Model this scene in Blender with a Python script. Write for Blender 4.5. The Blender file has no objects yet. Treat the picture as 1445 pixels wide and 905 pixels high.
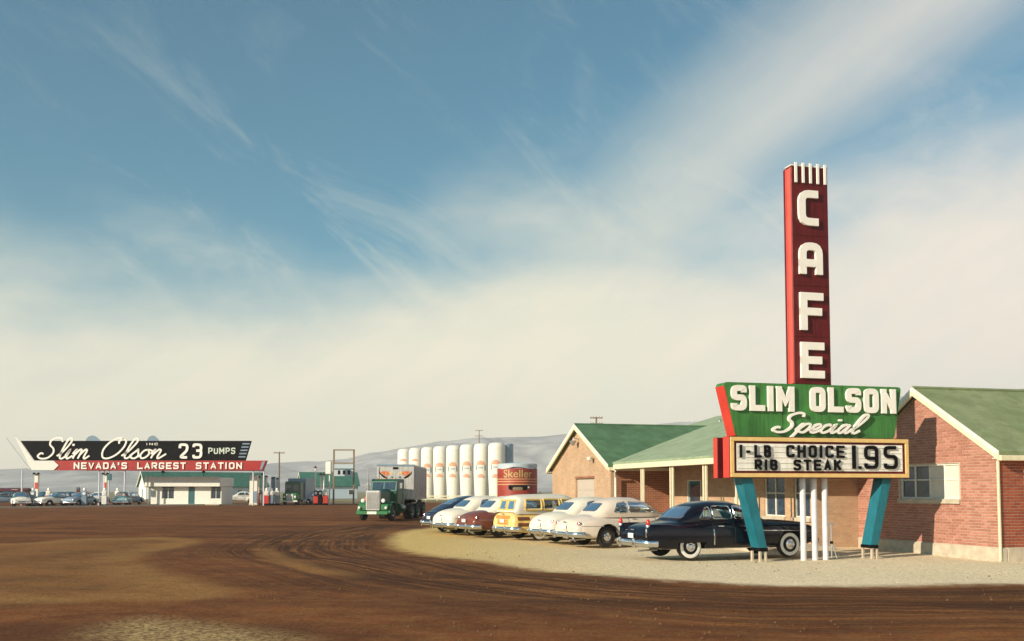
import bpy, math, random
import numpy as np
from mathutils import Vector, Matrix
R = math.radians
rnd = random.Random(7)
scn = bpy.context.scene
COL = scn.collection

# ------------------------------------------------------------------ camera
F = 1400.0                      # focal length in pixels of the 1445 px wide photograph
EYE = 1.9
PITCH = 3.4
cd = bpy.data.cameras.new('camera'); cam = bpy.data.objects.new('camera', cd); COL.objects.link(cam)
cam.location = (0, 0, EYE); cam.rotation_euler = (R(90 + PITCH), 0, 0)
cd.sensor_width = 36; cd.lens = F * math.cos(R(PITCH)) / 1445 * 36
cd.shift_y = (691 - 452.5 - F * math.sin(R(PITCH))) / 1445
cd.clip_start = 0.1; cd.clip_end = 20000
scn.camera = cam
scn.view_settings.view_transform = 'Standard'; scn.view_settings.look = 'None'
scn.view_settings.exposure = 0.42; scn.view_settings.gamma = 1.0

# ------------------------------------------------------------------ sun and sky
SUN_TRAVEL = 38.0               # heading of the sunlight on the ground, degrees from +x
SUN_EL = 21.0
sv = Vector((-math.cos(R(SUN_TRAVEL)) * math.cos(R(SUN_EL)), -math.sin(R(SUN_TRAVEL)) * math.cos(R(SUN_EL)), math.sin(R(SUN_EL))))
sd = bpy.data.lights.new('sun', 'SUN'); sd.energy = 5.0; sd.angle = R(0.5); sd.color = (1.0, 0.87, 0.68)
sun = bpy.data.objects.new('sun', sd); COL.objects.link(sun)
sun.rotation_euler = (-sv).to_track_quat('-Z', 'Y').to_euler(); sun.location = sv * 60

world = bpy.data.worlds.new("World"); scn.world = world; world.use_nodes = True
NT = world.node_tree; NT.nodes.clear()
def nd(nt, t, **kw):
    n = nt.nodes.new(t)
    for k, v in kw.items():
        if k.startswith('i_'):
            n.inputs[int(k[2:])].default_value = v
        else:
            setattr(n, k, v)
    return n
def mth(nt, op, a, b=None, clamp=False):
    n = nt.nodes.new('ShaderNodeMath'); n.operation = op; n.use_clamp = clamp
    for i, v in enumerate((a, b)):
        if v is None: continue
        if isinstance(v, (int, float)): n.inputs[i].default_value = v
        else: nt.links.new(v, n.inputs[i])
    return n.outputs[0]
def mrange(nt, v, a, b, c=0.0, d=1.0, smooth=True):
    n = nt.nodes.new('ShaderNodeMapRange'); n.interpolation_type = 'SMOOTHSTEP' if smooth else 'LINEAR'
    nt.links.new(v, n.inputs[0])
    for i, q in enumerate((a, b, c, d)): n.inputs[i + 1].default_value = q
    return n.outputs[0]
def mixc(nt, f, a, b, mode='MIX'):
    n = nt.nodes.new('ShaderNodeMix'); n.data_type = 'RGBA'; n.blend_type = mode
    def put(sock, v):
        if isinstance(v, (tuple, list)): sock.default_value = tuple(v) + ((1,) if len(v) == 3 else ())
        elif isinstance(v, (int, float)): sock.default_value = v
        else: nt.links.new(v, sock)
    put(n.inputs[0], f); put(n.inputs[6], a); put(n.inputs[7], b)
    return n.outputs[2]
def noise(nt, vec, scale, detail=4, rough=0.55, dist=0.0):
    n = nt.nodes.new('ShaderNodeTexNoise'); n.inputs['Scale'].default_value = scale
    n.inputs['Detail'].default_value = detail; n.inputs['Roughness'].default_value = rough; n.inputs['Distortion'].default_value = dist
    if vec is not None: nt.links.new(vec, n.inputs['Vector'])
    return n.outputs[0]
def comb(nt, x, y, z):
    n = nt.nodes.new('ShaderNodeCombineXYZ')
    for i, v in enumerate((x, y, z)):
        if isinstance(v, (int, float)): n.inputs[i].default_value = v
        else: nt.links.new(v, n.inputs[i])
    return n.outputs[0]
def build_sky():
    nt = NT
    sky = nd(nt, 'ShaderNodeTexSky', sky_type='NISHITA', sun_disc=False, sun_elevation=R(SUN_EL),
             sun_rotation=math.atan2(sv.x, sv.y), air_density=1.0, dust_density=0.6, ozone_density=1.5)
    tc = nd(nt, 'ShaderNodeTexCoord'); sp = nd(nt, 'ShaderNodeSeparateXYZ'); nt.links.new(tc.outputs['Generated'], sp.inputs[0])
    x, y, z = sp.outputs
    q = mth(nt, 'SUBTRACT', z, mth(nt, 'MULTIPLY', x, 0.70))         # along the big cirrus band
    p = mth(nt, 'ADD', x, mth(nt, 'MULTIPLY', z, 0.70))
    r_ = mth(nt, 'ADD', z, mth(nt, 'MULTIPLY', x, 0.75))             # along the small wisps, which fall to the right
    s_ = mth(nt, 'SUBTRACT', x, mth(nt, 'MULTIPLY', z, 0.75))
    nb = noise(nt, comb(nt, mth(nt, 'MULTIPLY', p, 3.0), mth(nt, 'MULTIPLY', q, 9.0), y), 1.0, 5, 0.5)
    nl = noise(nt, comb(nt, mth(nt, 'MULTIPLY', x, 3.4), mth(nt, 'MULTIPLY', z, 7.0), y), 1.0, 5, 0.55)
    qd = mth(nt, 'ADD', q, mth(nt, 'MULTIPLY', mth(nt, 'SUBTRACT', nb, 0.5), 0.10))
    # cream cloud veil low in the sky
    zl = mth(nt, 'ADD', z, mth(nt, 'MULTIPLY', mth(nt, 'SUBTRACT', nl, 0.5), 0.24))
    zl = mth(nt, 'SUBTRACT', zl, mth(nt, 'MULTIPLY', mrange(nt, x, -0.25, 0.05, 0.0, 0.085), 1.0))
    low = mrange(nt, zl, 0.115, 0.275, 1.0, 0.0)
    lowest = mrange(nt, zl, 0.05, 0.24, 1.0, 0.0)
    band = mth(nt, 'MULTIPLY', mrange(nt, qd, 0.06, 0.17, 0, 1), mrange(nt, qd, 0.16, 0.32, 1, 0))
    band = mth(nt, 'MULTIPLY', band, mrange(nt, x, -0.12, 0.1, 0, 0.74))
    right = mth(nt, 'MULTIPLY', mrange(nt, qd, 0.055, -0.05, 0, 0.80), mrange(nt, x, 0.0, 0.2, 0, 1))
    wn = noise(nt, comb(nt, mth(nt, 'MULTIPLY', s_, 3.6), mth(nt, 'MULTIPLY', r_, 11.0), mth(nt, 'ADD', y, 3.7)), 1.0, 7, 0.68, 0.9)
    wz = mth(nt, 'MULTIPLY', mrange(nt, wn, 0.50, 0.74, 0, 0.50), mrange(nt, z, 0.42, 0.20, 0.25, 1.0))
    fn = noise(nt, comb(nt, mth(nt, 'MULTIPLY', p, 8.0), mth(nt, 'MULTIPLY', q, 26.0), y), 1.0, 4, 0.6)
    m = mth(nt, 'MAXIMUM', low, band); m = mth(nt, 'MAXIMUM', m, right)
    m = mth(nt, 'ADD', m, mth(nt, 'MULTIPLY', mth(nt, 'SUBTRACT', 1.0, m), wz), True)
    m = mth(nt, 'MULTIPLY', m, mrange(nt, fn, 0.2, 0.8, 0.88, 1.0))
    m = mth(nt, 'ADD', m, mth(nt, 'MULTIPLY', mth(nt, 'SUBTRACT', 1.0, m), 0.05), True)
    cream = mixc(nt, lowest, (4.9, 5.3, 4.7), (7.6, 7.0, 5.4))
    cream = mixc(nt, mrange(nt, x, 0.0, 0.45, 0.0, 0.75), cream, (7.1, 6.3, 5.6))
    blue = mixc(nt, 1.0, sky.outputs[0], SKY_TINT, 'MULTIPLY')
    col = mixc(nt, m, blue, cream)
    bg = nd(nt, 'ShaderNodeBackground'); bg.inputs[1].default_value = 0.1
    nt.links.new(col, bg.inputs[0])
    out = nd(nt, 'ShaderNodeOutputWorld'); nt.links.new(bg.outputs[0], out.inputs[0])
SKY_TINT = (0.18, 0.73, 0.78)
build_sky()

# ------------------------------------------------------------------ materials
def mat(name, col, rough=0.6, metal=0.0, var=0.10, scale=6.0, bump=0.0, bscale=60.0, coat=0.0, spec=0.5, tint=None, streak=0.0):
    m = bpy.data.materials.new(name); m.use_nodes = True; nt = m.node_tree
    b = nt.nodes['Principled BSDF']
    tc = nd(nt, 'ShaderNodeTexCoord')
    n1 = noise(nt, tc.outputs['Object'], scale, 5, 0.6)
    lo = tuple(c * (1 - var) for c in col); hi = tuple(min(1, c * (1 + var)) for c in (tint or col))
    c = mixc(nt, mrange(nt, n1, 0.3, 0.7), lo, hi)
    if streak:                      # rain streaks and grime running down the sheet
        mp = nd(nt, 'ShaderNodeMapping'); mp.inputs['Scale'].default_value = (9, 9, .7); nt.links.new(tc.outputs['Object'], mp.inputs[0])
        k = 1 - streak
        c = mixc(nt, mrange(nt, noise(nt, mp.outputs[0], 1.0, 5, 0.7), 0.42, 0.68), c, mixc(nt, 1.0, c, (k, k * .97, k * .92), 'MULTIPLY'))
    nt.links.new(c, b.inputs['Base Color'])
    b.inputs['Roughness'].default_value = rough; b.inputs['Metallic'].default_value = metal
    b.inputs['Specular IOR Level'].default_value = spec
    if coat: b.inputs['Coat Weight'].default_value = coat; b.inputs['Coat Roughness'].default_value = 0.12
    rr = mrange(nt, noise(nt, tc.outputs['Object'], scale * 3, 3), 0.3, 0.7, max(0.03, rough * 0.85), min(1, rough * 1.15))
    nt.links.new(rr, b.inputs['Roughness'])
    if bump:
        bn = nd(nt, 'ShaderNodeBump'); bn.inputs['Strength'].default_value = bump; bn.inputs['Distance'].default_value = 0.02
        nt.links.new(noise(nt, tc.outputs['Object'], bscale, 4, 0.6), bn.inputs['Height']); nt.links.new(bn.outputs[0], b.inputs['Normal'])
    return m
def brick_mat(name, c1, c2, mortar, axis='y'):
    m = bpy.data.materials.new(name); m.use_nodes = True; nt = m.node_tree; b = nt.nodes['Principled BSDF']
    tc = nd(nt, 'ShaderNodeTexCoord'); sp = nd(nt, 'ShaderNodeSeparateXYZ'); nt.links.new(tc.outputs['Object'], sp.inputs[0])
    s = mth(nt, 'ADD', sp.outputs[0], sp.outputs[1])
    v = comb(nt, s, sp.outputs[2], 0.0)
    bt = nd(nt, 'ShaderNodeTexBrick'); nt.links.new(v, bt.inputs['Vector'])
    bt.inputs['Color1'].default_value = c1 + (1,); bt.inputs['Color2'].default_value = c2 + (1,); bt.inputs['Mortar'].default_value = mortar + (1,)
    bt.inputs['Scale'].default_value = 1.0; bt.inputs['Mortar Size'].default_value = 0.008; bt.inputs['Brick Width'].default_value = 0.232; bt.inputs['Row Height'].default_value = 0.081
    bt.inputs['Mortar Smooth'].default_value = 0.2
    n1 = noise(nt, tc.outputs['Object'], 1.3, 5, 0.6)
    c = mixc(nt, 1.0, bt.outputs[0], mixc(nt, n1, (0.72, 0.72, 0.72), (1.25, 1.22, 1.18)), 'MULTIPLY')
    nt.links.new(c, b.inputs['Base Color']); b.inputs['Roughness'].default_value = 0.85
    bn = nd(nt, 'ShaderNodeBump'); bn.invert = True; bn.inputs['Strength'].default_value = 0.8; bn.inputs['Distance'].default_value = 0.012
    nt.links.new(bt.outputs[1], bn.inputs['Height']); nt.links.new(bn.outputs[0], b.inputs['Normal'])
    return m
def real_brick_mat(name, c1, c2):
    m = bpy.data.materials.new(name); m.use_nodes = True; nt = m.node_tree; b = nt.nodes['Principled BSDF']
    g = nd(nt, 'ShaderNodeNewGeometry'); oi = nd(nt, 'ShaderNodeObjectInfo')
    rv = mth(nt, 'FRACT', mth(nt, 'ADD', g.outputs['Random Per Island'], oi.outputs['Random']))
    n1 = noise(nt, g.outputs['Position'], 14.0, 4)
    c = mixc(nt, rv, c1, c2); c = mixc(nt, 1.0, c, mixc(nt, n1, (0.8, 0.8, 0.8), (1.18, 1.16, 1.14)), 'MULTIPLY')
    n2 = noise(nt, g.outputs['Position'], 0.7, 3)
    c = mixc(nt, 1.0, c, mixc(nt, n2, (0.86, 0.86, 0.86), (1.12, 1.12, 1.12)), 'MULTIPLY')
    nt.links.new(c, b.inputs['Base Color']); b.inputs['Roughness'].default_value = 0.85
    return m
def roof_mat(name, c1, c2):
    m = bpy.data.materials.new(name); m.use_nodes = True; nt = m.node_tree; b = nt.nodes['Principled BSDF']
    tc = nd(nt, 'ShaderNodeTexCoord'); sp = nd(nt, 'ShaderNodeSeparateXYZ'); nt.links.new(tc.outputs['Object'], sp.inputs[0])
    vo = nd(nt, 'ShaderNodeTexVoronoi'); vo.inputs['Scale'].default_value = 3.0; nt.links.new(tc.outputs['Object'], vo.inputs['Vector'])
    n1 = noise(nt, tc.outputs['Object'], 0.9, 6, 0.65); n2 = noise(nt, tc.outputs['Object'], 40, 3)
    c = mixc(nt, mrange(nt, n1, 0.25, 0.75), c1, c2)
    vv = nd(nt, 'ShaderNodeSeparateXYZ'); nt.links.new(vo.outputs['Color'], vv.inputs[0])
    c = mixc(nt, 1.0, c, mixc(nt, vv.outputs[0], (0.88, 0.88, 0.88), (1.1, 1.1, 1.1)), 'MULTIPLY')
    c = mixc(nt, 1.0, c, mixc(nt, n2, (0.8, 0.8, 0.8), (1.2, 1.2, 1.2)), 'MULTIPLY')
    w = mth(nt, 'FRACT', mth(nt, 'MULTIPLY', sp.outputs[2], 14.0))
    c = mixc(nt, mrange(nt, w, 0.18, 0.05, 0, 0.30), c, mixc(nt, 1.0, c, (0.45, 0.45, 0.45), 'MULTIPLY'))
    nt.links.new(c, b.inputs['Base Color']); b.inputs['Roughness'].default_value = 0.9
    bn = nd(nt, 'ShaderNodeBump'); bn.inputs['Strength'].default_value = 0.5; bn.inputs['Distance'].default_value = 0.02
    nt.links.new(mth(nt, 'ADD', w, n2), bn.inputs['Height']); nt.links.new(bn.outputs[0], b.inputs['Normal'])
    return m
def glass_mat(name, tint, gl=0.12, clear=0.8):
    m = bpy.data.materials.new(name); m.use_nodes = True; nt = m.node_tree; nt.nodes.clear()
    t = nd(nt, 'ShaderNodeBsdfTransparent'); t.inputs[0].default_value = tuple(c * clear for c in tint) + (1,)
    g = nd(nt, 'ShaderNodeBsdfGlossy'); g.inputs[0].default_value = (0.9, 0.95, 1, 1); g.inputs['Roughness'].default_value = 0.04
    lw = nd(nt, 'ShaderNodeFresnel'); lw.inputs[0].default_value = 1.5
    f = mth(nt, 'ADD', lw.outputs[0], gl, True)
    mx = nd(nt, 'ShaderNodeMixShader'); nt.links.new(f, mx.inputs[0]); nt.links.new(t.outputs[0], mx.inputs[1]); nt.links.new(g.outputs[0], mx.inputs[2])
    o = nd(nt, 'ShaderNodeOutputMaterial'); nt.links.new(mx.outputs[0], o.inputs[0])
    return m

M = {}
M['white'] = mat('white_paint', (0.78, 0.75, 0.66), 0.55, var=0.06, streak=0.10)
M['cream'] = mat('cream_trim', (0.74, 0.66, 0.46), 0.6, var=0.07)
M['letter'] = mat('letter_white', (0.86, 0.83, 0.76), 0.5, var=0.04, scale=3)
M['panel'] = mat('reader_panel_white', (0.82, 0.80, 0.74), 0.35, var=0.06, scale=2, streak=0.10)
M['black'] = mat('black_paint', (0.006, 0.006, 0.007), 0.7, var=0.2, spec=0.08)
M['rubber'] = mat('rubber', (0.022, 0.021, 0.02), 0.85, var=0.25, scale=12)
M['dark'] = mat('dark_void', (0.010, 0.010, 0.011), 0.9, var=0.2)
M['maroon'] = mat('maroon_enamel', (0.115, 0.010, 0.012), 0.45, var=0.12, scale=1.5, spec=0.25, streak=0.28)
M['red'] = mat('red_enamel', (0.58, 0.045, 0.028), 0.42, var=0.10, scale=2)
M['redside'] = mat('red_side_enamel', (0.66, 0.10, 0.075), 0.45, var=0.10, scale=2)
M['green'] = mat('sign_green', (0.055, 0.205, 0.050), 0.45, var=0.14, scale=1.2, spec=0.3, streak=0.30)
M['teal'] = mat('teal_enamel', (0.014, 0.150, 0.20), 0.42, var=0.12, scale=2, spec=0.3, streak=0.2)
M['yellow'] = mat('yellow_trim', (0.74, 0.50, 0.19), 0.5, var=0.06)
M['pipe'] = mat('white_pipe', (0.62, 0.62, 0.66), 0.5, var=0.10, scale=3)
M['conc'] = mat('concrete', (0.50, 0.43, 0.33), 0.9, var=0.15, scale=4, bump=0.3)
M['chrome'] = mat('chrome', (0.72, 0.73, 0.75), 0.16, 1.0, var=0.05)
M['galv'] = mat('galvanised', (0.42, 0.43, 0.44), 0.45, 0.6, var=0.12)
M['wood'] = mat('weathered_wood', (0.22, 0.16, 0.10), 0.85, var=0.2, scale=8)
M['brick_t'] = brick_mat('tan_brick', (0.55, 0.355, 0.215), (0.46, 0.285, 0.17), (0.52, 0.41, 0.30))
M['brick_r'] = brick_mat('red_brick', (0.34, 0.115, 0.055), (0.25, 0.08, 0.04), (0.38, 0.27, 0.18))
M['brick_real'] = real_brick_mat('pink_brick', (0.49, 0.225, 0.165), (0.35, 0.145, 0.10))
M['brick_red'] = real_brick_mat('deep_red_brick', (0.36, 0.085, 0.04), (0.25, 0.055, 0.028))
M['mortar'] = mat('mortar', (0.58, 0.44, 0.33), 0.95, var=0.12, bump=0.3)
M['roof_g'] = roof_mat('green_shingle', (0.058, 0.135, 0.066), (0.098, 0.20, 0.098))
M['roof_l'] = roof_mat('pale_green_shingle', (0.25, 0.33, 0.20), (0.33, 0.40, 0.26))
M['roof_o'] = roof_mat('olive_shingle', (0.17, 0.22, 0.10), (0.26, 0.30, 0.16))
M['roof_d'] = roof_mat('teal_shingle', (0.02, 0.12, 0.09), (0.05, 0.17, 0.13))
M['winglass'] = mat('window_glass', (0.03, 0.05, 0.075), 0.08, 0.0, var=0.3, spec=0.9)
M['blind'] = mat('window_blind', (0.70, 0.62, 0.52), 0.7, var=0.05)
M['gdoor'] = mat('grey_door_paint', (0.50, 0.43, 0.36), 0.6, var=0.06)
M['signred'] = mat('deep_red_enamel', (0.36, 0.016, 0.013), 0.5, var=0.1, scale=.6)
M['wall_w'] = mat('white_siding', (0.74, 0.74, 0.68), 0.8, var=0.08)
M['wall_b'] = mat('pale_blue_siding', (0.42, 0.52, 0.60), 0.8, var=0.10)
M['carglass'] = glass_mat('car_glass', (0.66, 0.82, 0.90), 0.05)
M['lamp_red'] = mat('tail_lamp', (0.60, 0.035, 0.015), 0.2, var=0.1)
M['lamp_glass'] = mat('lamp_glass', (0.75, 0.75, 0.72), 0.12, var=0.05)
M['amber'] = mat('amber_lamp', (0.85, 0.18, 0.03), 0.3, var=0.1)
M['seat'] = mat('seat_cloth', (0.10, 0.085, 0.075), 0.9, var=0.2)
M['tankbody'] = mat('brick_red_enamel', (0.31, 0.036, 0.020), 0.5, var=0.15, scale=1.5)
M['alu_shade'] = mat('shade_dark_aluminium', (0.30, 0.31, 0.33), 0.45, 0.5, var=0.12, scale=2)  # darker copy of the trailer metal, side shade put into its colour
M['hedge'] = mat('dry_scrub', (0.12, 0.10, 0.045), 0.9, var=0.3)

# ------------------------------------------------------------------ helpers
class MB:
    def __init__(s): s.v = []; s.f = []; s.m = []
    def add(s, vs, fs, m=0):
        o = len(s.v); s.v.extend([tuple(p) for p in vs]); s.f.extend([tuple(i + o for i in f) for f in fs]); s.m.extend([m] * len(fs)); return s
    def box(s, a, b, m=0, ch=0.0):
        x0, y0, z0 = a; x1, y1, z1 = b
        if x0 > x1: x0, x1 = x1, x0
        if y0 > y1: y0, y1 = y1, y0
        if z0 > z1: z0, z1 = z1, z0
        if ch <= 0:
            vs = [(x0, y0, z0), (x1, y0, z0), (x1, y1, z0), (x0, y1, z0), (x0, y0, z1), (x1, y0, z1), (x1, y1, z1), (x0, y1, z1)]
            fs = [(3, 2, 1, 0), (4, 5, 6, 7), (0, 1, 5, 4), (1, 2, 6, 5), (2, 3, 7, 6), (3, 0, 4, 7)]
            return s.add(vs, fs, m)
        c = min(ch, (x1 - x0) * .45, (y1 - y0) * .45, (z1 - z0) * .45)
        vs = []; idx = {}
        for i, X in enumerate((x0, x1)):
            for j, Y in enumerate((y0, y1)):
                for k, Z in enumerate((z0, z1)):
                    sx, sy, sz = (1, -1)[i], (1, -1)[j], (1, -1)[k]
                    idx[i, j, k] = len(vs)
                    vs += [(X, Y + sy * c, Z + sz * c), (X + sx * c, Y, Z + sz * c), (X + sx * c, Y + sy * c, Z)]
        q = lambda i, j, k, a_: idx[i, j, k] + a_
        fs = []
        for i in (0, 1): fs.append([q(i, 0, 0, 0), q(i, 1, 0, 0), q(i, 1, 1, 0), q(i, 0, 1, 0)])
        for j in (0, 1): fs.append([q(0, j, 0, 1), q(1, j, 0, 1), q(1, j, 1, 1), q(0, j, 1, 1)])
        for k in (0, 1): fs.append([q(0, 0, k, 2), q(1, 0, k, 2), q(1, 1, k, 2), q(0, 1, k, 2)])
        for a_ in (0, 1):
            for b_ in (0, 1):
                fs.append([q(a_, b_, 0, 0), q(a_, b_, 1, 0), q(a_, b_, 1, 1), q(a_, b_, 0, 1)])
                fs.append([q(a_, 0, b_, 0), q(a_, 1, b_, 0), q(a_, 1, b_, 2), q(a_, 0, b_, 2)])
                fs.append([q(0, a_, b_, 1), q(1, a_, b_, 1), q(1, a_, b_, 2), q(0, a_, b_, 2)])
        for i in (0, 1):
            for j in (0, 1):
                for k in (0, 1): fs.append([q(i, j, k, 0), q(i, j, k, 1), q(i, j, k, 2)])
        ctr = Vector(((x0 + x1) / 2, (y0 + y1) / 2, (z0 + z1) / 2)); out = []
        for f in fs:
            p = [Vector(vs[t]) for t in f]; n = (p[1] - p[0]).cross(p[2] - p[0]); mid = sum(p, Vector()) / len(p)
            out.append(f if n.dot(mid - ctr) > 0 else f[::-1])
        return s.add(vs, out, m)
    def tube(s, pts, r, n=8, m=0, sz=1.0, cap=True, closed=False):
        pts = [Vector(p) for p in pts]; N = len(pts); rs = r if isinstance(r, (list, tuple)) else [r] * N
        rings = []; prev = None
        for i, p in enumerate(pts):
            if closed: t = pts[(i + 1) % N] - pts[i - 1]
            else: t = pts[min(i + 1, N - 1)] - pts[max(i - 1, 0)]
            t.normalize()
            up = Vector((0, 0, 1)) if abs(t.z) < 0.9 else (prev or Vector((1, 0, 0)))
            a = t.cross(up).normalized(); b = a.cross(t).normalized(); prev = b
            rings.append([p + a * math.cos(2 * math.pi * k / n) * rs[i] + b * math.sin(2 * math.pi * k / n) * rs[i] * sz for k in range(n)])
        vs = [v for g in rings for v in g]; fs = []
        for i in range(N if closed else N - 1):
            j = (i + 1) % N
            for k in range(n): fs.append((i * n + k, i * n + (k + 1) % n, j * n + (k + 1) % n, j * n + k))
        if cap and not closed:
            fs.append(tuple(range(n))[::-1]); fs.append(tuple((N - 1) * n + k for k in range(n)))
        return s.add(vs, [f[::-1] for f in fs], m)
    def lathe(s, prof, n=24, c=(0, 0, 0), axis='z', m=0):
        vs = []; fs = []
        for (r, h) in prof:
            for k in range(n):
                a = 2 * math.pi * k / n; x, y = r * math.cos(a), r * math.sin(a)
                p = (x, y, h) if axis == 'z' else ((x, h, y) if axis == 'y' else (h, x, y))
                vs.append((p[0] + c[0], p[1] + c[1], p[2] + c[2]))
        for i in range(len(prof) - 1):
            for k in range(n): fs.append((i * n + k, i * n + (k + 1) % n, (i + 1) * n + (k + 1) % n, (i + 1) * n + k))
        if axis == 'y': fs = [f[::-1] for f in fs]
        return s.add(vs, fs, m)
    def prism(s, poly, y0, y1, m=0, plane='xz'):
        """poly in the given plane, extruded from y0 to y1 along the third axis"""
        n = len(poly)
        f = {'xz': lambda a, b, d: (a, d, b), 'xy': lambda a, b, d: (a, b, d), 'yz': lambda a, b, d: (d, a, b)}[plane]
        vs = [f(a, b, y0) for a, b in poly] + [f(a, b, y1) for a, b in poly]
        area = sum(poly[i][0] * poly[(i + 1) % n][1] - poly[(i + 1) % n][0] * poly[i][1] for i in range(n))
        fs = [tuple(range(n)), tuple(range(2 * n - 1, n - 1, -1))] + [(i, i + n, (i + 1) % n + n, (i + 1) % n) for i in range(n)]
        flip = (area > 0) ^ (y1 < y0)
        if plane == 'xz': flip = not flip
        return s.add(vs, [q[::-1] for q in fs] if flip else fs, m)
    def ribbon(s, pts, w, y0, y1, m=0, closed=False):
        """flat stroke of width w in the x-z plane, extruded y0..y1"""
        P = [Vector((p[0], p[1])) for p in pts]; N = len(P); L_ = []; R_ = []
        for i in range(N):
            a = P[i] - P[i - 1] if (i > 0 or closed) else P[1] - P[0]
            b = P[(i + 1) % N] - P[i] if (i < N - 1 or closed) else a
            a = a.normalized(); b = b.normalized(); na = Vector((-a.y, a.x)); nb = Vector((-b.y, b.x))
            n = na + nb
            if n.length < 1e-4: n = na
            n.normalize(); k = 1 / max(0.62, n.dot(na))
            L_.append(P[i] + n * w / 2 * k); R_.append(P[i] - n * w / 2 * k)
        vs = [(q.x, y0, q.y) for q in L_] + [(q.x, y0, q.y) for q in R_] + [(q.x, y1, q.y) for q in L_] + [(q.x, y1, q.y) for q in R_]
        fs = []
        for i in range(N if closed else N - 1):
            j = (i + 1) % N
            fs += [(i, j, N + j, N + i)[::-1], (2 * N + i, 2 * N + j, 3 * N + j, 3 * N + i), (i, j, 2 * N + j, 2 * N + i), (N + i, N + j, 3 * N + j, 3 * N + i)[::-1]]
        if not closed: fs += [(0, N, 3 * N, 2 * N), (N - 1, 2 * N - 1, 4 * N - 1, 3 * N - 1)[::-1]]
        return s.add(vs, [f[::-1] for f in fs], m)
    def build(s, name, mats, parent=None, smooth=False, ang=35):
        me = bpy.data.meshes.new(name); me.from_pydata(s.v, [], s.f)
        for mm in (mats if isinstance(mats, (list, tuple)) else [mats]): me.materials.append(mm)
        if any(s.m): me.polygons.foreach_set('material_index', s.m)
        if smooth:
            me.polygons.foreach_set('use_smooth', [True] * len(me.polygons)); me.set_sharp_from_angle(angle=R(ang))
        me.update()
        o = bpy.data.objects.new(name, me); COL.objects.link(o)
        if parent is not None: o.parent = parent
        return o
def thing(name, label, cat, loc=(0, 0, 0), rz=0.0, group=None):
    o = bpy.data.objects.new(name, None); COL.objects.link(o); o.empty_display_size = 0.3
    o.location = loc; o.rotation_euler = (0, 0, rz); o['label'] = label; o['category'] = cat
    if group: o['group'] = group
    return o
def tag(o, label=None, cat=None, group=None, kind=None):
    if label: o['label'] = label
    if cat: o['category'] = cat
    if group: o['group'] = group
    if kind: o['kind'] = kind
    return o
def copy_tree(o, label, loc, rz, swap=None):
    def cp(q, par):
        c = q.copy(); COL.objects.link(c)
        if par is not None: c.parent = par
        if swap:
            for i, sl in enumerate(c.material_slots):
                old = q.material_slots[i].material
                if old and old.name in swap: sl.link = 'OBJECT'; sl.material = swap[old.name]
        for ch in q.children: cp(ch, c)
        return c
    r = cp(o, None); r.location = loc; r.rotation_euler = (0, 0, rz); r['label'] = label
    return r
def px(x, D): return (x - 722.5) / F * D
def pz(y, D): return EYE + (691 - y) / F * D
def catmull(pts, k=6, closed=False):
    P = [Vector(p) for p in pts]; out = []; N = len(P)
    rng = range(N) if closed else range(N - 1)
    for i in rng:
        if closed: a, b, c, d = P[i - 1], P[i], P[(i + 1) % N], P[(i + 2) % N]
        else: a, b, c, d = P[max(i - 1, 0)], P[i], P[i + 1], P[min(i + 2, N - 1)]
        for j in range(k):
            t = j / k
            out.append(0.5 * ((2 * b) + (c - a) * t + (2 * a - 5 * b + 4 * c - d) * t * t + (3 * b - a - 3 * c + d) * t ** 3))
    if not closed: out.append(P[-1])
    return out
def fillet(pts, r, k=4, closed=False, keep=None):
    P = [Vector(p) for p in pts]; N = len(P); out = []
    for i in range(N):
        if keep is not None and P[i].x <= keep: out.append(P[i]); continue
        if not closed and i in (0, N - 1): out.append(P[i]); continue
        a = P[i - 1] - P[i]; b = P[(i + 1) % N] - P[i]
        q = min(r, a.length * .48, b.length * .48)
        A = P[i] + a.normalized() * q; B = P[i] + b.normalized() * q
        for j in range(k + 1):
            t = j / k; out.append(A * (1 - t) ** 2 + P[i] * 2 * t * (1 - t) + B * t * t)
    return out

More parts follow.
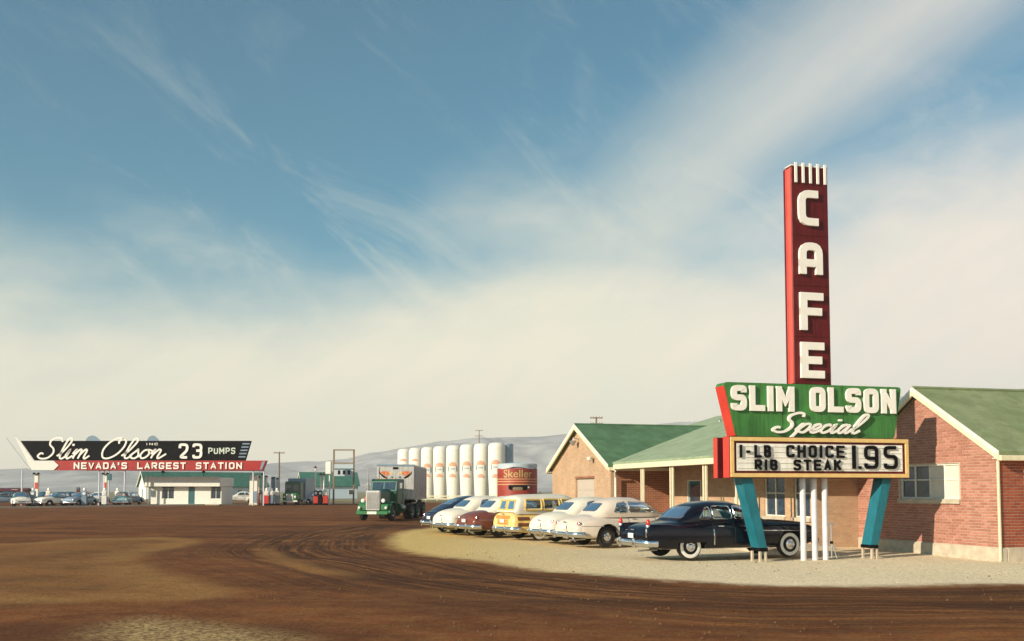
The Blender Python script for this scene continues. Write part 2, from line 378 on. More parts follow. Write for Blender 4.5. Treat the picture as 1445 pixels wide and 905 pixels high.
# ------------------------------------------------------------------ lettering (stroke fonts)
G = {
 'A': [[(0, 0), (.5, 1), (1, 0)], [(.2, .3), (.8, .3)]], 'a': [[(0, 0), (0, 1), (1, 1), (1, 0)], [(0, .40), (1, .40)]],
 'B': [[(0, 0), (0, 1), (.95, 1), (.95, .52), (0, .52)], [(.3, .52), (1, .52), (1, 0), (0, 0)]],
 'C': [[(1, .74), (1, 1), (0, 1), (0, 0), (1, 0), (1, .26)]], 'c': [[(1, 1), (0, 1), (0, 0), (1, 0)]],
 'D': [[(0, 0), (0, 1), (1, 1), (1, 0), (0, 0)]], 'E': [[(1, 1), (0, 1), (0, 0), (1, 0)], [(0, .5), (.85, .5)]],
 'F': [[(1, 1), (0, 1), (0, 0)], [(0, .5), (.85, .5)]], 'f': [[(1, 1), (0, 1), (0, -.07)], [(0, .46), (.9, .46)]],
 'G': [[(1, .76), (1, 1), (0, 1), (0, 0), (1, 0), (1, .45), (.5, .45)]],
 'H': [[(0, 0), (0, 1)], [(1, 0), (1, 1)], [(0, .5), (1, .5)]], 'I': [[(.5, 0), (.5, 1)]],
 'K': [[(0, 0), (0, 1)], [(1, 1), (0, .42)], [(.35, .62), (1, 0)]], 'L': [[(0, 1), (0, 0), (1, 0)]],
 'M': [[(0, 0), (0, 1)], [(1, 0), (1, 1)], [(.10, .88), (.5, .36), (.90, .88)]], 'N': [[(0, 0), (0, 1)], [(1, 0), (1, 1)], [(.10, .84), (.90, .16)]],
 'O': [[(0, 0), (0, 1), (1, 1), (1, 0), (0, 0)]], 'P': [[(0, 0), (0, 1), (1, 1), (1, .45), (0, .45)]],
 'R': [[(0, 0), (0, 1), (1, 1), (1, .47), (0, .47)], [(.45, .47), (1, 0)]],
 'S': [[(1, .78), (1, 1), (0, 1), (0, .52), (1, .52), (1, 0), (0, 0), (0, .22)]],
 'T': [[(0, 1), (1, 1)], [(.5, 1), (.5, 0)]], 'U': [[(0, 1), (0, 0), (1, 0), (1, 1)]], 'V': [[(0, 1), (.5, 0), (1, 1)]],
 '1': [[(.5, 0), (.5, 1)]], '2': [[(0, .72), (0, 1), (1, 1), (1, .55), (0, 0), (1, 0)]],
 '3': [[(0, .8), (0, 1), (1, 1), (1, .53), (.35, .53)], [(.6, .53), (1, .53), (1, 0), (0, 0), (0, .2)]],
 '5': [[(1, 1), (0, 1), (0, .55), (1, .55), (1, 0), (0, 0), (0, .2)]],
 '9': [[(1, .45), (0, .45), (0, 1), (1, 1), (1, .45), (1, 0), (0, 0), (0, .2)]],
 "'": [[(.5, 1), (.5, .75)]], '.': [[(.5, 0), (.5, .02)]], '-': [[(.1, .45), (.9, .45)]],
}
CLOSED = {'D', 'O'}
NARROW = {'I': .0, '1': .0, "'": .0, '.': .0}
def glyph(mb, ch, x, z, w, h, t, y0, y1, r=0.3, m=0):
    """stroke letter ch with lower-left x,z, size w*h, stroke t"""
    for k, line in enumerate(G[ch]):
        pts = [(x + t / 2 + a * (w - t), z + t / 2 + b * (h - t)) for a, b in line]
        d = 0.0012 * k
        if ch in CLOSED:
            mb.ribbon(fillet(pts[:-1], r * min(w, h), 4, True, (x + t) if ch in 'D' else None), t, y0 - d, y1, m, True)
        elif ch in 'AMNVKHITLEF1f' or len(pts) < 3:
            # plain strokes run through to the outline
            P = [Vector(p) for p in pts]
            for i in (0, -1):
                a = P[0] - P[1] if i == 0 else P[-1] - P[-2]
                diag = min(abs(a.x), abs(a.y)) > .12 * max(abs(a.x), abs(a.y)); P[i] = P[i] + a.normalized() * t / 2 * (0 if ch == '-' else (.45 if diag else 1))
            mb.ribbon(P, t, y0 - d, y1, m)
        else:
            P = fillet(pts, r * min(w, h), 4, False, (x + t) if ch in 'BPR' else None)
            mb.ribbon(P, t, y0 - d, y1, m)
def word(parent, text, x0, x1, z, h, t, y0, y1, material, name='letter', joined=False, r=0.3, gap=0.28, slope=0.0):
    ws = [(t if c in NARROW else h * .62) for c in text if c != ' ']
    adv = []; tot = 0.0
    for c in text:
        if c == ' ': adv.append(None); tot += 0.45
        else: adv.append(t / h * 1.0 if c in NARROW else (0.74 if c in 'MW' else 0.62)); tot += adv[-1]
        tot += gap * 0.6
    tot -= gap * 0.6
    s = (x1 - x0) / (tot * h)          # horizontal fit
    x = x0; J = MB(); obs = []
    for c, a in zip(text, adv):
        if a is None: x += 0.45 * h * s + gap * .6 * h * s; continue
        w = a * h * s if c not in NARROW else t
        mb = J if joined else MB()
        glyph(mb, c, x, z + slope * (x - x0), w, h, t, y0, y1, r)
        if not joined: obs.append(mb.build(name, material, parent))
        x += a * h * s + gap * .6 * h * s
    if joined: return J.build(name, material, parent)
    return obs
SC = {
 'S': (0.70, [[(.66, .80), (.60, .96), (.42, 1.0), (.25, .86), (.27, .66), (.44, .48), (.50, .26), (.38, .04), (.16, 0), (.0, .12), (.07, .26), (.17, .22)]]),
 'l': (0.27, [[(-.02, .12), (.14, .36), (.27, .74), (.27, .94), (.18, .98), (.12, .80), (.08, .34), (.10, .06), (.19, .0), (.31, .14)]]),
 'i': (0.24, [[(0, .14), (.09, .43), (.06, .12), (.12, 0), (.26, .14)], 'dot']),
 'm': (0.60, [[(0, .22), (.08, .43), (.07, .0)], [(.07, .14), (.19, .42), (.27, .38), (.25, 0)], [(.25, .14), (.38, .42), (.46, .38), (.44, .08), (.50, 0), (.62, .14)]]),
 'n': (0.42, [[(0, .22), (.08, .43), (.07, .0)], [(.07, .14), (.19, .42), (.28, .38), (.26, .08), (.32, 0), (.50, .22)]]),
 'O': (0.74, [[(.46, .72), (.42, .84), (.50, .97), (.34, .99), (.14, .80), (.03, .42), (.12, .06), (.32, .0), (.54, .20), (.66, .56), (.64, .86), (.50, .97)]]),
 's': (0.30, [[(-.02, .12), (.13, .38), (.16, .44), (.20, .30), (.25, .14), (.18, .0), (.06, .02), (.02, .08)], [(.18, .0), (.32, .16)]]),
 'o': (0.34, [[(.20, .42), (.08, .38), (.02, .18), (.09, .01), (.21, .04), (.28, .22), (.21, .42), (.38, .34)]]),
 'p': (0.42, [[(-.02, .12), (.10, .44)], [(.12, .46), (.0, -.36)], [(.06, .14), (.18, .42), (.32, .42), (.36, .22), (.26, .01), (.09, .05)]]),
 'e': (0.32, [[(-.03, .12), (.17, .19), (.26, .34), (.17, .44), (.05, .30), (.05, .08), (.16, 0), (.34, .14)]]),
 'c': (0.31, [[(.26, .34), (.18, .43), (.05, .30), (.05, .08), (.16, 0), (.33, .14)]]),
 'a': (0.40, [[(.26, .36), (.14, .43), (.03, .20), (.08, .01), (.18, .06), (.28, .40)], [(.29, .43), (.25, .10), (.31, 0), (.42, .14)]]),
}
def script(parent, text, x0, x1, z, h, t, y0, y1, material, slant=0.38, name='script_lettering', back=None):
    tot = sum(SC[c][0] if c != ' ' else .18 for c in text) + slant * 0.6
    s = (x1 - x0) / (tot * h); x = 0.0; mb = MB(); k = 0
    for c in text:
        if c == ' ': x += .18; continue
        wd, lines = SC[c]
        for line in lines:
            if line == 'dot':
                cx, cz = x + .13 + slant * .66, .66
                n = 8; poly = [(x0 + (cx + .05 * math.cos(a * 6.283 / n)) * h * s, z + (cz + .06 * math.sin(a * 6.283 / n)) * h) for a in range(n)]
                mb.prism(poly, y0 - .0011 * k, y1)
            else:
                pts = [((x + a + slant * b) * s * h + x0, z + b * h) for a, b in line]
                mb.ribbon(catmull(pts, 5), t, y0 - .0011 * k, y1)
            k += 1
        x += wd
    return mb.build(name, material, parent)

# ------------------------------------------------------------------ ground
def poly_sdf(P, poly):
    """signed distance (negative inside) of points P (n,2) to polygon, and arc length of the nearest point"""
    poly = np.array(poly, float); n = len(poly); best = np.full(len(P), 1e18); inside = np.zeros(len(P), bool); arc = np.zeros(len(P)); acc = 0.0
    for i in range(n):
        a = poly[i]; b = poly[(i + 1) % n]; e = b - a; L2 = e @ e
        w = P - a; t = np.clip((w @ e) / L2, 0, 1); d = ((w - t[:, None] * e) ** 2).sum(1)
        k = d < best; best[k] = d[k]; arc[k] = acc + t[k] * math.sqrt(L2); acc += math.sqrt(L2)
        c = ((a[1] <= P[:, 1]) & (b[1] > P[:, 1])) | ((b[1] <= P[:, 1]) & (a[1] > P[:, 1]))
        with np.errstate(divide='ignore', invalid='ignore'):
            xi = a[0] + (P[:, 1] - a[1]) / (b[1] - a[1]) * e[0]
        inside ^= c & (P[:, 0] < xi)
    return np.where(inside, -1, 1) * np.sqrt(best), arc
def g(x, y):                                   # ground point seen at a photo pixel
    D = EYE * F / (y - 691); return (px(x, D), D)
APRON = [g(x, y) for x, y in [(548, 767), (552, 772), (580, 778), (640, 786), (700, 794), (760, 803), (830, 809), (900, 815), (1000, 821), (1100, 826), (1250, 826), (1445, 822)]] + \
        [(22, 19), (60, 22), (60, 60), (0, 62), (-4.5, 50), (-5.2, 43), (-4.9, 38.5)]
PATCH1 = [g(x, y) for x, y in [(70, 762), (130, 757), (220, 756), (300, 762), (275, 770), (222, 777), (208, 786), (240, 800), (290, 815), (346, 830), (338, 839), (270, 846), (150, 846), (40, 852), (-160, 850), (-200, 775)]]
PATCH2 = [g(x, y) for x, y in [(120, 893), (150, 876), (205, 866), (290, 872), (360, 882), (430, 893), (470, 910), (420, 930), (160, 925)]]
PATCH3 = [g(x, y) for x, y in [(368, 774), (376, 784), (400, 796), (440, 806), (505, 812), (505, 806), (450, 798), (415, 786), (395, 776)]]
def make_ground():
    def lines(lo, hi, step, far0, far1, k):
        a = list(np.arange(lo, hi + 1e-6, step))
        d = [lo - (lo - far0) * (i / k) ** 2.6 for i in range(1, k + 1)]; e = [hi + (far1 - hi) * (i / k) ** 2.6 for i in range(1, k + 1)]
        return np.array(d[::-1] + a + e)
    xs = lines(-34, 34, 0.14, -5500, 5500, 26); ys = lines(24.2, 66, 0.24, -390, 2850, 26)
    ys = np.concatenate([ys[ys < 8.0], np.arange(9.0, 24.15, 0.085), ys[ys >= 24.2]])
    X, Y = np.meshgrid(xs, ys); nx, ny = len(xs), len(ys)
    P = np.stack([X.ravel(), Y.ravel()], 1)
    d0, arc = poly_sdf(P, APRON); d1, _ = poly_sdf(P, PATCH1); d2, _ = poly_sdf(P, PATCH2); d3, _ = poly_sdf(P, PATCH3)
    near = (np.abs(P[:, 0]) < 40) & (P[:, 1] < 70) & (P[:, 1] > 4)
    Z = np.zeros(len(P))
    r = np.random.RandomState(3)
    for _ in range(14):
        fx, fy, ph = r.uniform(-1.3, 1.3), r.uniform(-1.3, 1.3), r.uniform(0, 6.28)
        Z += np.sin(P[:, 0] * fx + P[:, 1] * fy + ph) * 0.006
    # ruts turned up by wheels, running round the apron
    rut = np.sin(d0 * 5.2 + 1.2 * np.sin(arc * 0.21)) * 0.018 * np.exp(-((d0 - 2.4) / 2.2) ** 2)
    lat = np.random.RandomState(9).uniform(-1, 1, (256, 256))
    def vn(x, y):
        xi, yi = np.floor(x).astype(int), np.floor(y).astype(int); fx, fy = x - xi, y - yi; fx, fy = fx * fx * (3 - 2 * fx), fy * fy * (3 - 2 * fy)
        L_ = lambda a, b: lat[a % 256, b % 256]
        return (L_(xi, yi) * (1 - fx) + L_(xi + 1, yi) * fx) * (1 - fy) + (L_(xi, yi + 1) * (1 - fx) + L_(xi + 1, yi + 1) * fx) * fy
    clod = sum(vn(P[:, 0] / q_ + 11 * k_, P[:, 1] / q_ + 5 * k_) * w_ for k_, (q_, w_) in enumerate(((1.1, .010), (.45, .009), (.22, .007))))
    rut = (vn(d0 * 2.6 + 40, arc * .12) + .6 * vn(d0 * 6.5 + 9, arc * .25 + 3)) * 0.026 * np.exp(-((d0 - 3.0) / 2.8) ** 2)
    Z = np.where(near, Z + rut + clod * np.where(d0 < 0, .25, 1.0), 0.0) - 0.035
    Z = np.where(P[:, 1] > 9, Z, np.minimum(Z, 0.02))
    me = bpy.data.meshes.new('ground')
    idx = np.arange(nx * ny).reshape(ny, nx)
    q = np.stack([idx[:-1, :-1], idx[:-1, 1:], idx[1:, 1:], idx[1:, :-1]], -1).reshape(-1, 4)
    me.vertices.add(nx * ny); me.vertices.foreach_set('co', np.column_stack([P, Z]).ravel().astype(np.float32))
    me.loops.add(q.size); me.loops.foreach_set('vertex_index', q.ravel().astype(np.int32))
    me.polygons.add(len(q)); me.polygons.foreach_set('loop_start', np.arange(0, q.size, 4, dtype=np.int32))
    me.update(calc_edges=True); me.polygons.foreach_set('use_smooth', np.ones(len(q), bool))
    for nm, a in (('apron', d0), ('arc', arc), ('patch', d1), ('front', d2), ('sliver', d3)):
        at = me.attributes.new(nm, 'FLOAT', 'POINT'); at.data.foreach_set('value', a.astype(np.float32))
    m = bpy.data.materials.new('dirt_lot'); m.use_nodes = True; nt = m.node_tree; b = nt.nodes['Principled BSDF']
    A = lambda n: nd(nt, 'ShaderNodeAttribute', attribute_name=n).outputs['Fac']
    pos = nd(nt, 'ShaderNodeNewGeometry').outputs['Position']; sp = nd(nt, 'ShaderNodeSeparateXYZ'); nt.links.new(pos, sp.inputs[0])
    nA = noise(nt, pos, 0.35, 6, 0.62); nB = noise(nt, pos, 2.3, 6, 0.65); nC = noise(nt, pos, 16, 4, 0.7); nD = noise(nt, pos, 70, 3, 0.7)
    wob = mth(nt, 'MULTIPLY', mth(nt, 'SUBTRACT', nB, 0.5), 1.7)
    d = A('apron'); dw = mth(nt, 'ADD', d, wob)
    # base dirt: red brown, oiled darker in places
    c = mixc(nt, mrange(nt, nA, 0.34, 0.66), (0.128, 0.038, 0.011), (0.255, 0.088, 0.024))
    c = mixc(nt, mrange(nt, nB, 0.35, 0.7, 0, 0.55), c, (0.25, 0.12, 0.042))
    # wheel streaks, worn parallel to the apron edge
    sc = comb(nt, mth(nt, 'MULTIPLY', d, 2.4), mth(nt, 'MULTIPLY', A('arc'), 0.10), 0.0)
    st = noise(nt, sc, 1.0, 5, 0.65, 0.3)
    fo = mth(nt, 'MULTIPLY', mrange(nt, d, 0.2, 1.0), mrange(nt, d, 3.4, 7.5, 1, 0))
    c = mixc(nt, mth(nt, 'MULTIPLY', mrange(nt, st, 0.44, 0.58), mth(nt, 'MULTIPLY', fo, 0.75)), c, (0.046, 0.020, 0.010))
    c = mixc(nt, mth(nt, 'MULTIPLY', mrange(nt, st, 0.54, 0.38), mth(nt, 'MULTIPLY', fo, 0.40)), c, (0.24, 0.115, 0.042))
    st2 = noise(nt, comb(nt, mth(nt, 'MULTIPLY', d, 7.5), mth(nt, 'MULTIPLY', A('arc'), 0.16), 5.0), 1.0, 4, 0.6, 0.5)
    c = mixc(nt, mth(nt, 'MULTIPLY', mrange(nt, st2, 0.50, 0.56), mth(nt, 'MULTIPLY', mrange(nt, d, 9.0, 3.0), mrange(nt, d, 0.1, 0.8, 0, 0.45))), c, (0.040, 0.017, 0.008))
    c = mixc(nt, mth(nt, 'MULTIPLY', mrange(nt, st2, 0.47, 0.40), mth(nt, 'MULTIPLY', mrange(nt, d, 9.0, 3.0), mrange(nt, d, 0.1, 0.8, 0, 0.40))), c, (0.30, 0.14, 0.045))
    # long faint sweeps right across the lot
    s2 = noise(nt, comb(nt, mth(nt, 'MULTIPLY', sp.outputs[0], 0.05), mth(nt, 'MULTIPLY', sp.outputs[1], 0.55), 2.0), 1.0, 5, 0.6, 0.6)
    c = mixc(nt, mrange(nt, s2, 0.42, 0.62, 0, 0.55), c, (0.062, 0.024, 0.010))
    tan = mixc(nt, nB, (0.80, 0.65, 0.42), (0.86, 0.74, 0.53))
    ochre = mixc(nt, nB, (0.24, 0.115, 0.034), (0.37, 0.20, 0.066))
    f1 = mrange(nt, mth(nt, 'ADD', A('patch'), mth(nt, 'MULTIPLY', wob, 0.6)), 0.30, -0.7, 0, 0.92)
    rim = mrange(nt, mth(nt, 'ABSOLUTE', mth(nt, 'ADD', A('patch'), mth(nt, 'ADD', mth(nt, 'MULTIPLY', wob, 0.6), 0.7))), 0.1, 1.5, 1.0, 0.50)
    c = mixc(nt, mth(nt, 'MULTIPLY', mth(nt, 'MULTIPLY', f1, rim), mrange(nt, nA, 0.25, 0.55, 0.45, 1.0)), c, ochre)
    f3 = mrange(nt, mth(nt, 'ADD', A('sliver'), mth(nt, 'MULTIPLY', wob, 0.4)), 0.4, -0.4, 0, 0.6); c = mixc(nt, f3, c, ochre)
    f2 = mth(nt, 'MULTIPLY', mrange(nt, mth(nt, 'ADD', A('front'), mth(nt, 'MULTIPLY', wob, 0.5)), 0.5, -0.8), mrange(nt, nC, 0.38, 0.62, 0.25, 1.0))
    c = mixc(nt, f2, c, (0.46, 0.33, 0.15))
    edge = mrange(nt, mth(nt, 'ADD', mth(nt, 'ADD', d, mth(nt, 'MULTIPLY', wob, 0.7)), mth(nt, 'MULTIPLY', mth(nt, 'SUBTRACT', nC, 0.5), 1.1)), 0.32, -0.62)
    tan2 = mixc(nt, mrange(nt, sp.outputs[0], -4.0, 6.0), (0.66, 0.47, 0.18), tan)
    c = mixc(nt, edge, c, tan2)
    # dry fields past the filling station
    fld = mrange(nt, mth(nt, 'ADD', sp.outputs[1], mth(nt, 'MULTIPLY', nA, 30)), 150, 190)
    c = mixc(nt, fld, c, mixc(nt, nA, (0.30, 0.25, 0.13), (0.22, 0.23, 0.15)))
    c = mixc(nt, 1.0, c, mixc(nt, mrange(nt, nC, 0.25, 0.75), (0.68, 0.68, 0.68), (1.32, 1.30, 1.26)), 'MULTIPLY')
    c = mixc(nt, 1.0, c, mixc(nt, mrange(nt, nD, 0.25, 0.75), (0.72, 0.72, 0.72), (1.28, 1.28, 1.28)), 'MULTIPLY')
    nt.links.new(c, b.inputs['Base Color']); b.inputs['Roughness'].default_value = 0.95; b.inputs['Specular IOR Level'].default_value = 0.15
    bn = nd(nt, 'ShaderNodeBump'); bn.inputs['Strength'].default_value = 0.55; bn.inputs['Distance'].default_value = 0.05
    hgt = mth(nt, 'ADD', nC, mth(nt, 'MULTIPLY', nD, 0.5)); hgt = mth(nt, 'ADD', hgt, mth(nt, 'MULTIPLY', mth(nt, 'MULTIPLY', st, fo), 0.8))
    nt.links.new(hgt, bn.inputs['Height']); nt.links.new(bn.outputs[0], b.inputs['Normal'])
    me.materials.append(m)
    o = bpy.data.objects.new('ground', me); COL.objects.link(o); tag(o, kind='structure')
make_ground()

def make_pebbles():
    mb = MB(); r = random.Random(5)
    pts = []
    while len(pts) < 900:
        D = 10 + 22 * r.random() ** 1.3; x = (r.random() * 1.15 - .575) * D; pts.append((x, D))
    for (x, y) in pts:
        s = 0.010 + 0.022 * r.random() ** 3; a = r.random() * 6.28; n = 5
        ring = [(x + s * math.cos(a + 6.283 * k / n) * (0.7 + .6 * r.random()), y + s * math.sin(a + 6.283 * k / n) * (0.7 + .6 * r.random()), -0.045) for k in range(n)]
        mb.add(ring + [(x + s * .2, y, -0.022 + s * .35)], [(k, (k + 1) % n, n) for k in range(n)])
    o = mb.build('pebbles', mat('pebble', (0.14, 0.065, 0.028), 0.9, var=0.4, scale=3)); tag(o, 'loose pebbles scattered over the brown dirt lot', 'pebbles', kind='stuff')
make_pebbles()

# ------------------------------------------------------------------ hills
def make_hills():
    prof = [(-900, 668), (-300, 664), (0, 667), (60, 664), (150, 660), (250, 664), (340, 660), (400, 655), (450, 652), (490, 648), (520, 640), (570, 634), (620, 625), (680, 620), (740, 618), (800, 614), (900, 604), (1020, 592), (1150, 575), (1300, 556), (1380, 550), (1445, 549), (1600, 560), (2000, 590), (2600, 640)]
    kx = np.array([p[0] for p in prof], float); ky = np.array([p[1] for p in prof], float)
    rr = np.random.RandomState(11)
    nx = 420
    az = np.linspace(-1.05, 1.05, nx); D0, D1, D2 = 1250.0, 1900.0, 2600.0
    Ds = np.concatenate([[700.0, 1000.0], np.linspace(D0, D1, 40), np.linspace(D1 + 50, D2, 12)])
    lat = rr.uniform(-1, 1, (256, 256))
    def vnoise(x, y):
        xi, yi = np.floor(x).astype(int), np.floor(y).astype(int); fx, fy = x - xi, y - yi; fx, fy = fx * fx * (3 - 2 * fx), fy * fy * (3 - 2 * fy)
        L_ = lambda a, b: lat[a % 256, b % 256]
        return (L_(xi, yi) * (1 - fx) + L_(xi + 1, yi) * fx) * (1 - fy) + (L_(xi, yi + 1) * (1 - fx) + L_(xi + 1, yi + 1) * fx) * fy
    vs = []
    crest = np.interp(az * F + 722.5, kx, ky); H = (691 - crest) / F * D1 + EYE
    for D in Ds:
        X = np.tan(az) * D
        if D < D0: z = np.full(nx, -1.0 if D < 800 else 1.5)
        else:
            t = (D - D0) / (D1 - D0) if D <= D1 else 1 - 0.9 * (D - D1) / (D2 - D1)
            rg = sum((1 - 2 * np.abs(vnoise(X / sc_ + 7 * k + .35 * D / sc_, D / sc_ / 2.2 + 3 * k))) * w for k, (sc_, w) in enumerate(((260, 1.0), (120, .55), (55, .32), (26, .18))))
            e = np.clip(t, 0, 1) ** 1.15
            z = 2 + H * (e + 0.20 * rg * math.sin(math.pi * min(1, t * .92 + .06)))
            z = np.minimum(z, (H + 3) * D / D1 * 1.0 + 4 * vnoise(X / 60, X * 0 + 5)) if D <= D1 else z
        vs += list(zip(X, np.full(nx, D), z))
    fs = []
    for j in range(len(Ds) - 1):
        for i in range(nx - 1): a = j * nx + i; fs.append((a, a + 1, a + nx + 1, a + nx))
    mb = MB(); mb.v = vs; mb.f = fs; mb.m = [0] * len(fs)
    m = mat('sage_hill', (0.30, 0.31, 0.32), 0.95, var=0.18, scale=0.02, tint=(0.37, 0.365, 0.36), bump=0.0)
    o = mb.build('hills', m, None, True, 80); tag(o, kind='structure')
make_hills()

# ------------------------------------------------------------------ cafe sign
ST = (px(1149, 26.8) , 26.8)
def TX(x, yl=0.0):       # photo column -> distance along the sign face
    X0 = ST[0] - .259 * yl; D0 = ST[1] + .966 * yl
    r = (x - 722.5) / F; return (r * D0 - X0) / (.966 - .259 * r)
def cafe_sign():
    T = thing('cafe_sign', 'tall maroon CAFE tower sign over a green board and white reader board on teal legs', 'sign', (ST[0] * 1.03, ST[1] * 1.03, -.057), R(15)); T.scale = (1.03, 1.03, 1.03)
    # three pipes
    for t in (TX(1132.5), TX(1148.5), TX(1163.5)):
        MB().lathe([(0, -.1), (.078, -.1), (.078, 2.3)], 18, (t, 0, 0)).build('support_pipe', M['pipe'], T, True)
    # legs (slanted box columns) with shoes and stub posts
    def leg(tx0, tx1, bx0, bx1, zb):
        mb = MB(); ya, yb = -.22, .20; zt = 2.26
        vs = [(bx0, ya, zb), (bx1, ya, zb), (bx1, yb, zb), (bx0, yb, zb), (tx0, ya, zt), (tx1, ya, zt), (tx1, yb, zt), (tx0, yb, zt)]
        mb.add(vs, [(3, 2, 1, 0), (4, 5, 6, 7), (0, 1, 5, 4), (1, 2, 6, 5), (2, 3, 7, 6), (3, 0, 4, 7)])
        l = mb.build('leg', M['teal'], T)
        k = (tx0 - bx0) / (zt - zb)
        mb = MB(); mb.box((bx0 - .015 - k * .05, ya - .015, zb - .09), (bx1 + .015 - k * .05, yb + .015, zb - .002), ch=.01); mb.build('leg_shoe', M['black'], l)
        for sx, yy in ((bx0 + .05, ya + .03), (bx1 - .02, ya + .05), (bx0 + .0, yb - .06)):
            mb = MB(); mb.box((sx - .032, yy - .032, -.1), (sx + .032, yy + .032, zb - .092), ch=.008); mb.build('stub_post', M['conc'], l)
    leg(TX(1045, -.2), TX(1061, -.2), TX(1069, -.2), TX(1080.5, -.2), .37)
    leg(TX(1246, -.2), TX(1258.5, -.2), TX(1226.5, -.2), TX(1237, -.2), .40)
    # reader board: two slabs back to back
    xl, xr = TX(1030, -.36), TX(1283, -.36); zb, zt = 2.2, 3.29
    mb = MB(); mb.box((xl, -.36, zb), (xr, 0.0, zt), ch=.012); slab = mb.build('reader_board', M['maroon'], T)
    mb = MB(); mb.box((xl + .02, .36, zb), (xr - .02, .60, zt), ch=.012); mb.build('rear_reader_board', M['maroon'], T)
    mb = MB(); mb.box((xl - .004, -.352, zb + .01), (xl - .0005 , -.008, zt - .01)); mb.build('side_panel', M['red'], slab)
    mb = MB(); mb.box((xl + .016, .368, zb + .01), (xl + .0195, .592, zt - .01)); mb.build('side_panel', M['red'], slab)
    for q in (-.9, .9):
        mb = MB(); mb.box((q, 0.002, zb + .3), (q + .1, .358, zt - .3)); mb.build('spacer_beam', M['galv'], slab)
    fw = .105; f = -.362
    fr = MB()
    for a, b in (((xl + .015, f - .04, zt - .02 - fw), (xr - .015, f, zt - .02)), ((xl + .015, f - .04, zb + .02), (xr - .015, f, zb + .02 + fw))): fr.box(a, b, ch=.008)
    for a, b in (((xl + .015, f - .04, zb + .022 + fw), (xl + .015 + fw, f, zt - .022 - fw)), ((xr - .015 - fw, f - .04, zb + .022 + fw), (xr - .015, f, zt - .022 - fw))): fr.box(a, b, ch=.008)
    fr.build('yellow_frame', M['yellow'], slab)
    pa = MB(); px0, px1, pz0, pz1 = xl + .20, xr - .20, zb + .19, zt - .185
    pa.box((px0, f - .012, pz0), (px1, f - .001, pz1)); pan = pa.build('reader_panel', M['panel'], slab)
    for k in range(5):
        z = pz0 + (pz1 - pz0) * (k + .5) / 5
        mb = MB(); mb.box((px0, f - .03, z - .008), (px1, f - .0125, z + .002)); mb.build('letter_rail', M['panel'], pan)
    ly0, ly1 = f - .062, f - .030
    def Z(y, t): return EYE + (691 - y) / F * (ST[1] + .259 * t)
    yy = -.42
    def rw(text, a, b, z, h, t): word(slab, text, TX(a, yy), TX(b, yy), z, h, t, ly0, ly1, M['black'], gap=.42, r=.25)
    rw('1-LB', 1045, 1089, 2.735, .33, .066); rw('CHOICE', 1111, 1193, 2.745, .33, .066)
    rw('RIB', 1066, 1098, 2.40, .29, .062); rw('STEAK', 1121, 1188, 2.405, .29, .062)
    rw('1', 1204, 1211, 2.455, .63, .105); rw('.', 1213, 1217, 2.45, .085, .08); rw('95', 1221, 1268, 2.455, .63, .095)
    # green trapezoid board
    tl, tr_ = TX(1023, -.24), TX(1275, -.24); bl, br = TX(1039, -.24), TX(1264, -.24); z0, z1 = 3.294, 4.72
    poly = fillet([(bl, z0), (br, z0), (tr_, z1), (tl, z1)], .12, 5, True)
    gb = MB(); gb.prism([(p.x, p.y) for p in poly], -.24, .24); grn = gb.build('green_board', M['green'], T)
    sp = MB()
    k = (tl - bl) / (z1 - z0)
    sp.add([(bl - .006, -.234, z0 + .02), (bl - .006, .234, z0 + .02), (tl - .006, .234, z1 - .1), (tl - .006, -.234, z1 - .1),
            (bl + .02, -.234, z0 + .02), (bl + .02, .234, z0 + .02), (tl + .02, .234, z1 - .1), (tl + .02, -.234, z1 - .1)],
           [(0, 3, 2, 1), (4, 5, 6, 7), (0, 1, 5, 4), (1, 2, 6, 5), (2, 3, 7, 6), (3, 0, 4, 7)])
    sp.build('side_panel', M['red'], grn)
    word(grn, 'SLIM', TX(1034, -.3), TX(1123, -.3), 3.97, .67, .155, -.315, -.2435, M['letter'], r=.22, gap=.22)
    word(grn, 'OLSON', TX(1146, -.3), TX(1267, -.3), 3.98, .67, .155, -.315, -.2435, M['letter'], r=.22, gap=.22)
    for xx in (TX(1106, -.24), TX(1192, -.24)):
        mb = MB(); mb.box((xx - .004, -.2425, z0 + .03), (xx + .004, -.2405, z1 - .03)); mb.build('sheet_seam', M['black'], grn)
    script(grn, 'Special', TX(1090, -.3), TX(1221, -.3), 3.42, .52, .062, -.33, -.243, M['letter'], 0.42)
    # tower
    ta, tb = TX(1124, -.21), TX(1176, -.21); zt = 10.72
    tw = MB(); tw.box((ta, -.21, 4.724), (tb, .21, zt - .04), ch=.01); tow = tw.build('tower', M['maroon'], T)
    mb = MB(); mb.box((ta - .006, -.200, 4.75), (ta - .0005, .060, zt - .08)); mb.build('side_panel', M['redside'], tow)
    for yy0 in (-.20, .03):
        mb = MB(); mb.box((ta - .03, yy0, 4.75), (ta - .0065, yy0 + .03, zt - .08)); mb.build('neon_strip', M['redside'], tow)
    mb = MB(); mb.box((ta - .02, -.23, zt - .038), (tb + .02, .09, zt), ch=.01); mb.build('tower_cap', M['white'], tow)
    for k in range(5):
        x = ta + .08 + k * (tb - ta - .22) / 4
        mb = MB(); mb.box((x, -.26, zt - .50), (x + .085, -.232, zt + .06), ch=.008); mb.build('stripe', M['letter'], tow)
    for zz in (6.02, 7.40, 8.78):
        mb = MB(); mb.box((ta + .01, -.2125, zz - .004), (tb - .01, -.2105, zz + .004)); mb.build('sheet_seam', M['black'], tow)
    lx0 = ta + .17; lw = .70
